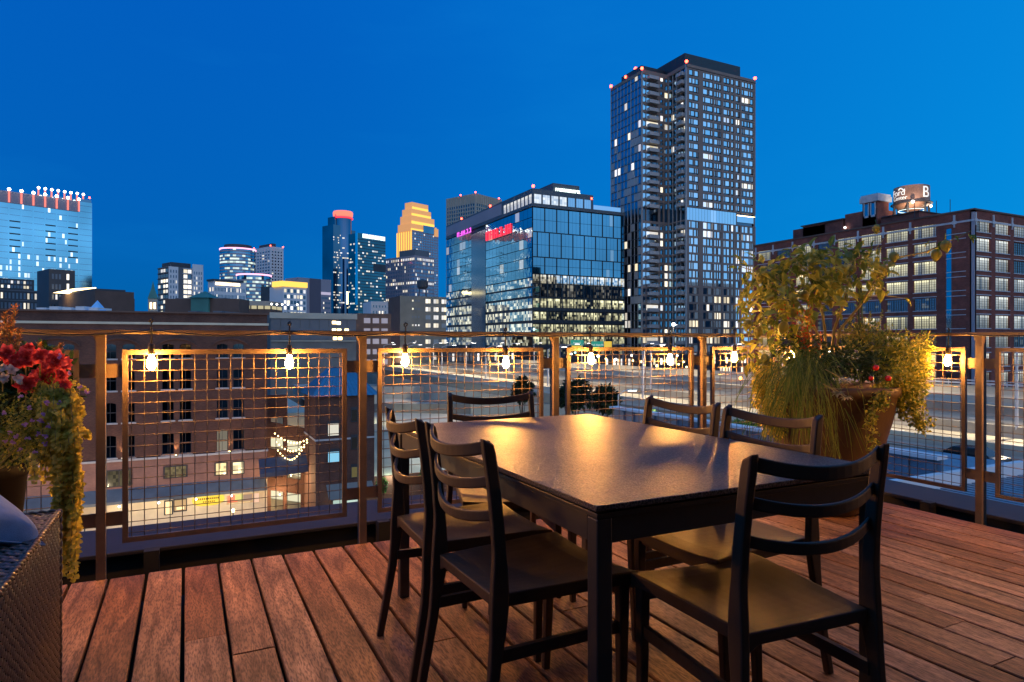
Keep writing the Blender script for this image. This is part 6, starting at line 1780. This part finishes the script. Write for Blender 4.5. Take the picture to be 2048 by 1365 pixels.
# ---- flower planter at left
LC = Vector((-.74, 3.03, 0)); LD = 2.48
lp = empty('flower_planter', LC); tag(lp, 'dark planter pot under the red flowers at left', 'planter')
b = MB(); b.lathe([(.12,0),(.14,.03),(.175,.35),(.20,.60),(.21,.61),(.21,.645),(.19,.65),(.185,.60)], 36, caps=False); b.build('bowl', mat('black_pot', (.006,.005,.005), .8, var=.15, scale=8, spec=.1), lp, smooth=True)
b = MB(); b.lathe([(.188,.59),(.01,.60)], 28, caps=False); b.build('soil', M_soil, lp)
def pf(px, py, dd=0.0): return at(px, py, LD+dd)
o2 = Vector((LC.x, LC.y, .60))
s2 = LD/FPX
def lbush(name, lab, m, blobs, L, W):
    r = empty(name, o2); tag(r, lab, 'plant'); q = MB(); st_ = MB()
    for (px, py, dd, rx, ry, n) in blobs:
        c = pf(px, py, dd)-o2; cloud(q, rg, c, (rx*s2, rx*s2*.7, ry*s2), n, L, W, .4)
        for _ in range(4): v = rvec(rg); st_.tube([(c.x*.3,c.y*.3,.0), c+v*.03], .0015, 4)
    q.build('foliage', m, r, kind='stuff'); st_.build('stems', M_stem, r, kind='stuff'); return r
lbush('begonia_foliage', 'dark green leafy mass under the red blossoms at left', M_dark, [(30,800,.05,75,70,620),(85,790,.05,60,60,520),(10,880,.0,60,60,420),(60,730,.08,70,40,380),(-30,800,.1,60,110,420)], .045, .024)
lbush('lobelia_mound', 'fine small leaved mound with lavender flowers hanging at left', M_herb, [(85,830,-.12,50,55,900),(60,890,-.15,60,50,800),(20,850,-.12,45,60,500),(110,790,-.06,36,40,500)], .014, .008)
M_redp = leaf_mat('red_petal', (.62,.025,.03), (.92,.13,.12), .45, .45); M_lav = leaf_mat('lavender_petal', (.30,.16,.48), (.50,.28,.62), .5, .3); M_wht = leaf_mat('white_petal', (.6,.5,.48), (.75,.66,.6), .5, .3)
RB = [(14,708,24),(52,716,30),(58,700,20),(110,720,26),(128,728,20),(98,734,24),(82,752,22),(112,762,30),(52,768,26),(132,768,14),(80,712,20),(30,726,20),(66,758,16),(124,750,18)]
for k, (px, py, rr) in enumerate(RB):
    c = pf(px, py, rg.uniform(-.16,-.04)); r_ = empty('red_blossom', c); tag(r_, ['red blossom at the left edge','large red blossom left of centre','red blossom highest of the cluster','large red blossom at upper right','red blossom farthest right at the top','red blossom in the middle right','red blossom in the lower middle','large red blossom at lower right','shaded red blossom at lower left','small red blossom hanging lowest right','red blossom between the two top clusters','red blossom left, above the white ones','small red blossom low in the middle','red blossom right, under the topmost pair'][k]+' in the left planter', 'flower', 'red blossoms in the left planter')
    q = MB(); s = rr*s2*.80; out = (Vector((0,0,CH))-c).normalized()
    for ring, n, ln in ((0,9,1.0),(1,7,.75),(2,5,.5)):
        for i in range(n):
            t = i*6.283/n+ring*.4; u = out.orthogonal().normalized(); v = out.cross(u)
            d = (u*math.cos(t)+v*math.sin(t))*(1-.25*ring)+out*(.15+.45*ring)+rvec(rg)*.18
            leaf(q, -out*.004+rvec(rg)*.003, d, out, s*ln*rg.uniform(.85,1.15), s*ln*rg.uniform(.75,.95), .2)
    q.build('petals', M_redp, r_, kind='stuff'); q = MB(); q.tube([(0,0,0),-out*.03+Vector((0,0,-.02)),-out*.07+Vector((0,0,-.08))], .003, 5); q.build('stalk', M_stem, r_)
for k, (px, py) in enumerate(((3,738),(24,740),(6,756),(36,760))):
    c = pf(px, py, -.15); r_ = empty('white_blossom', c); tag(r_, ['white blossom at the very left edge, upper','white blossom under the red ones, upper right of four','white blossom at the very left edge, lower','white blossom lowest right of the four'][k]+' in the left planter', 'flower', 'white blossoms in the left planter'); q = MB(); out = (Vector((0,0,CH))-c).normalized()
    for i in range(12): leaf(q, Vector((0,0,0)), rvec(rg)+out*.7, out, .022, .018)
    q.build('petals', M_wht, r_, kind='stuff'); q = MB(); q.tube([(0,0,0),-out*.05+Vector((0,0,-.05))], .002, 5); q.build('stalk', M_stem, r_)
LV = [(40,792),(58,816),(92,805),(118,806),(86,828),(104,836),(97,852),(18,864),(10,882),(30,872),(25,885),(76,868),(90,872),(112,868),(90,888),(120,896),(50,850),(64,842),(132,876),(160,775),(172,784),(138,748),(120,712),(8,826),(70,905),(40,900),(105,880),(82,842),(56,878),(128,850)]
for k, (px, py) in enumerate(LV):
    c = pf(px, py, -.20 if px < 100 else -.14); r_ = empty('lavender_flower', c); tag(r_, 'tiny lavender flower in the hanging mound at left', 'flower', 'lavender flowers in the left planter'); q = MB(); out = (Vector((0,0,CH))-c).normalized()
    for i in range(8): leaf(q, rvec(rg)*.004, rvec(rg)+out*.6, out, rg.uniform(.007,.012), .008)
    q.build('petals', M_lav, r_, kind='stuff'); q = MB(); q.tube([(0,0,0),-out*.03+Vector((0,0,-.015))], .0012, 4); q.build('stalk', M_stem, r_)
cj = empty('creeping_jenny', o2); tag(cj, 'golden creeping plant cascading from the left planter to the deck', 'plant'); q = MB(); st_ = MB()
ch_ = []
for i in range(58):
    x0 = rg.uniform(64, 150); y0 = rg.uniform(765, 800); x1 = rg.uniform(74, 164); y1 = rg.choice([rg.uniform(900,1000), rg.uniform(1000,1165), rg.uniform(1000,1165)])
    if y1 > 1000: x1 = rg.uniform(112, 152)
    ch_.append([(x0,y0,-.10),((x0+x1)/2+rg.uniform(-10,18),(y0*2+y1)/3,-.17+rg.uniform(-.04,.04)),(x1+rg.uniform(-12,16),(y0+2*y1)/3,-.15+rg.uniform(-.04,.04)),(x1,y1,-.12)])
ch_ += [[(140,780,-.12),(152,830,-.14),(165,860,-.13),(178,874,-.12)], [(130,765,-.1),(160,772,-.1),(172,780,-.1)], [(60,910,-.25),(68,940,-.26),(70,968,-.26)], [(150,790,-.1),(163,815,-.1),(160,840,-.1)]]
for c4 in ch_:
    P = [pf(*p)-o2 for p in c4]; st_.tube(P, .0012, 4); n = int(6+abs(c4[-1][1]-c4[0][1])*.16)
    L_ = len(P)-1
    for j in range(n):
        f = j/n*L_; i = min(int(f), L_-1); p = P[i].lerp(P[i+1], f-i)
        for s in (-1, 1): leaf(q, p, (rvec(rg)*.9+Vector((s*RT[0],s*RT[1],-.35))).normalized(), (rvec(rg)*.6-Vector((FW[0],FW[1],-.5))).normalized(), rg.uniform(.013,.026), rg.uniform(.013,.023), .06)
q.build('foliage', M_gold, cj, kind='stuff'); st_.build('stems', M_stem, cj, kind='stuff')
gp_ = empty('plume_flowers', o2); tag(gp_, 'feathery amber plumes standing tall at the left edge', 'plant'); q = MB(); st_ = MB()
M_amb = leaf_mat('amber_plume', (.30,.12,.03), (.45,.22,.06), .6, .3)
for (x0, y0, x1, y1) in ((8,720,12,622),(20,720,30,612),(0,720,-6,630),(28,720,40,660),(14,720,20,640),(85,715,78,688),(105,720,126,688),(110,720,118,700)):
    P0, P1 = pf(x0, y0, -.02)-o2, pf(x1, y1, -.02)-o2; st_.tube([P0, P1], .0018, 4)
    for _ in range(110 if y1 < 670 else 40): 
        t = rg.uniform(.2,1); leaf(q, P0.lerp(P1,t)+rvec(rg)*.012*(1.15-t), (rvec(rg)+Vector((0,0,.9))).normalized(), rvec(rg), rg.uniform(.010,.022), .005)
q.build('florets', M_amb, gp_, kind='stuff'); st_.build('stems', M_stem, gp_, kind='stuff')

# ---- wicker sofa arm and cushion
M_wick = mat('resin_wicker', (.085,.055,.042), .38, var=.25, scale=60)
M_wcore = mat('wicker_core', (.02,.014,.012), .8, var=.2)
AX, AY1, AZ = -.325, 2.25, .62
so = empty('wicker_sofa', (AX, AY1, 0)); tag(so, 'dark brown woven wicker sofa, its arm corner at lower left', 'sofa')
b = MB(); b.box(-.30, -.006, -1.60, -.006, .03, AZ-.006); b.build('arm_core', M_wcore, so, bevel=.012)
b = MB(); b.box(-1.5, -.305, -1.60, -.02, .03, .36); b.build('seat_base', M_wcore, so)
b = MB(); b.box(-1.5, -.31, -1.55, -.04, .362, .47); b.build('seat_cushion', mat('grey_fabric', (.20,.21,.23), .9, var=.1, scale=60), so, bevel=.03)
b = MB(); b.box(-.30,-.26,-.06,-.02,0,.03); b.box(-.06,-.02,-.06,-.02,0,.03); b.box(-.06,-.02,-1.58,-1.54,0,.03); b.build('foot', M_wcore, so, kind='stuff')
def weave(pt, U, V, N, nu, nv, pu, pv, amp, w):
    # flat strands running along U, over and under ribs every pu, rows every pv along V
    b = MB()
    for r in range(nv):
        vs = []
        for k in range(nu*3+1):
            u = k*pu/3; ph = (u/pu)*math.pi + (r % 2)*math.pi + (r//2 % 2)*.9
            h = amp*math.sin(ph); tw = .25*w*math.cos(ph)
            c = pt + U*u + V*(r*pv+pv*.5) + N*(h+amp*.2)
            vs += [c - V*w*.5 + N*tw*.4 + V*tw*.0, c + N*.0012, c + V*w*.5 - N*tw*.4]
        fs = []
        for k in range(nu*3):
            a = k*3; fs += [(a,a+1,a+4,a+3),(a+1,a+2,a+5,a+4)]
        b.add(vs, fs)
    return b
X_, Y_, Z_ = Vector((1,0,0)), Vector((0,1,0)), Vector((0,0,1))
weave(Vector((0,-1.6,.03)), Y_, Z_, X_, 96, 49, .01655, .0118, .0032, .0112).build('side_weave', M_wick, so, smooth=True, kind='stuff')
weave(Vector((-.30,-1.6,AZ)), X_, Y_, Z_, 18, 134, .0166, .0118, .0030, .0112).build('top_weave', M_wick, so, smooth=True, kind='stuff')
weave(Vector((-.30,0,.03)), X_, Z_, Y_, 18, 49, .0166, .0118, .0032, .0112).build('end_weave', M_wick, so, smooth=True, kind='stuff')
def braid(P0, P1, r):
    b = MB(); L = (P1-P0).length; d = (P1-P0)/L; u = d.orthogonal().normalized(); v = d.cross(u); n = int(L/.0045)
    for s in (0, math.pi):
        b.tube([P0+d*L*k/n+(u*math.cos(k*.62+s)+v*math.sin(k*.62+s))*r*.6 for k in range(n+1)], r*.72, 5)
    return b
braid(Vector((0,-1.6,AZ)), Vector((0,0,AZ)), .006).build('edge_braid', M_wick, so, smooth=True)
braid(Vector((-.3,0,AZ)), Vector((0,0,AZ)), .006).build('edge_braid', M_wick, so, smooth=True)
braid(Vector((0,0,.03)), Vector((0,0,AZ)), .006).build('edge_braid', M_wick, so, smooth=True)
def cushion(w, h, t, name, m, parent=None):
    b = MB(); n = 18
    for side in (1, -1):
        vs = []
        for j in range(n+1):
            for i in range(n+1):
                u, v = -1+2*i/n, -1+2*j/n
                k = (max(0, 1-u**4)*max(0, 1-v**4))**.42
                pin = 1-.10*(1-abs(u)**2)*0 - .07*(1-u*u)*abs(v)**3 
                pin2 = 1-.07*(1-v*v)*abs(u)**3
                vs.append((u*w*pin2, v*h*pin, side*t*k))
        fs = [(j*(n+1)+i, j*(n+1)+i+1, (j+1)*(n+1)+i+1, (j+1)*(n+1)+i) for j in range(n) for i in range(n)]
        if side < 0: fs = [tuple(reversed(f)) for f in fs]
        b.add(vs, fs)
    return b.build(name, m, parent, smooth=True)
M_denim = mat('blue_fabric', (.14,.22,.36), .9, var=.14, scale=40, bump=.25, bscale=700)
cu = empty('throw_cushion', (-.53, 2.00, .70)); cu.rotation_euler = (R(14), R(20), R(38)); tag(cu, 'pale blue throw cushion lying over the wicker sofa arm', 'cushion')
cushion(.17, .17, .062, 'pillow', M_denim, cu)
q = MB(); q.tube([(.17*math.cos(0)*a, .17*c, 0) for a, c in ((-1,-1),(1,-1))], .003, 5); q.tube([(.17,-.17,0),(.17,.17,0)], .003, 5); q.tube([(.17,.17,0),(-.17,.17,0)], .003, 5); q.tube([(-.17,.17,0),(-.17,-.17,0)], .003, 5); q.build('piping', M_denim, cu)
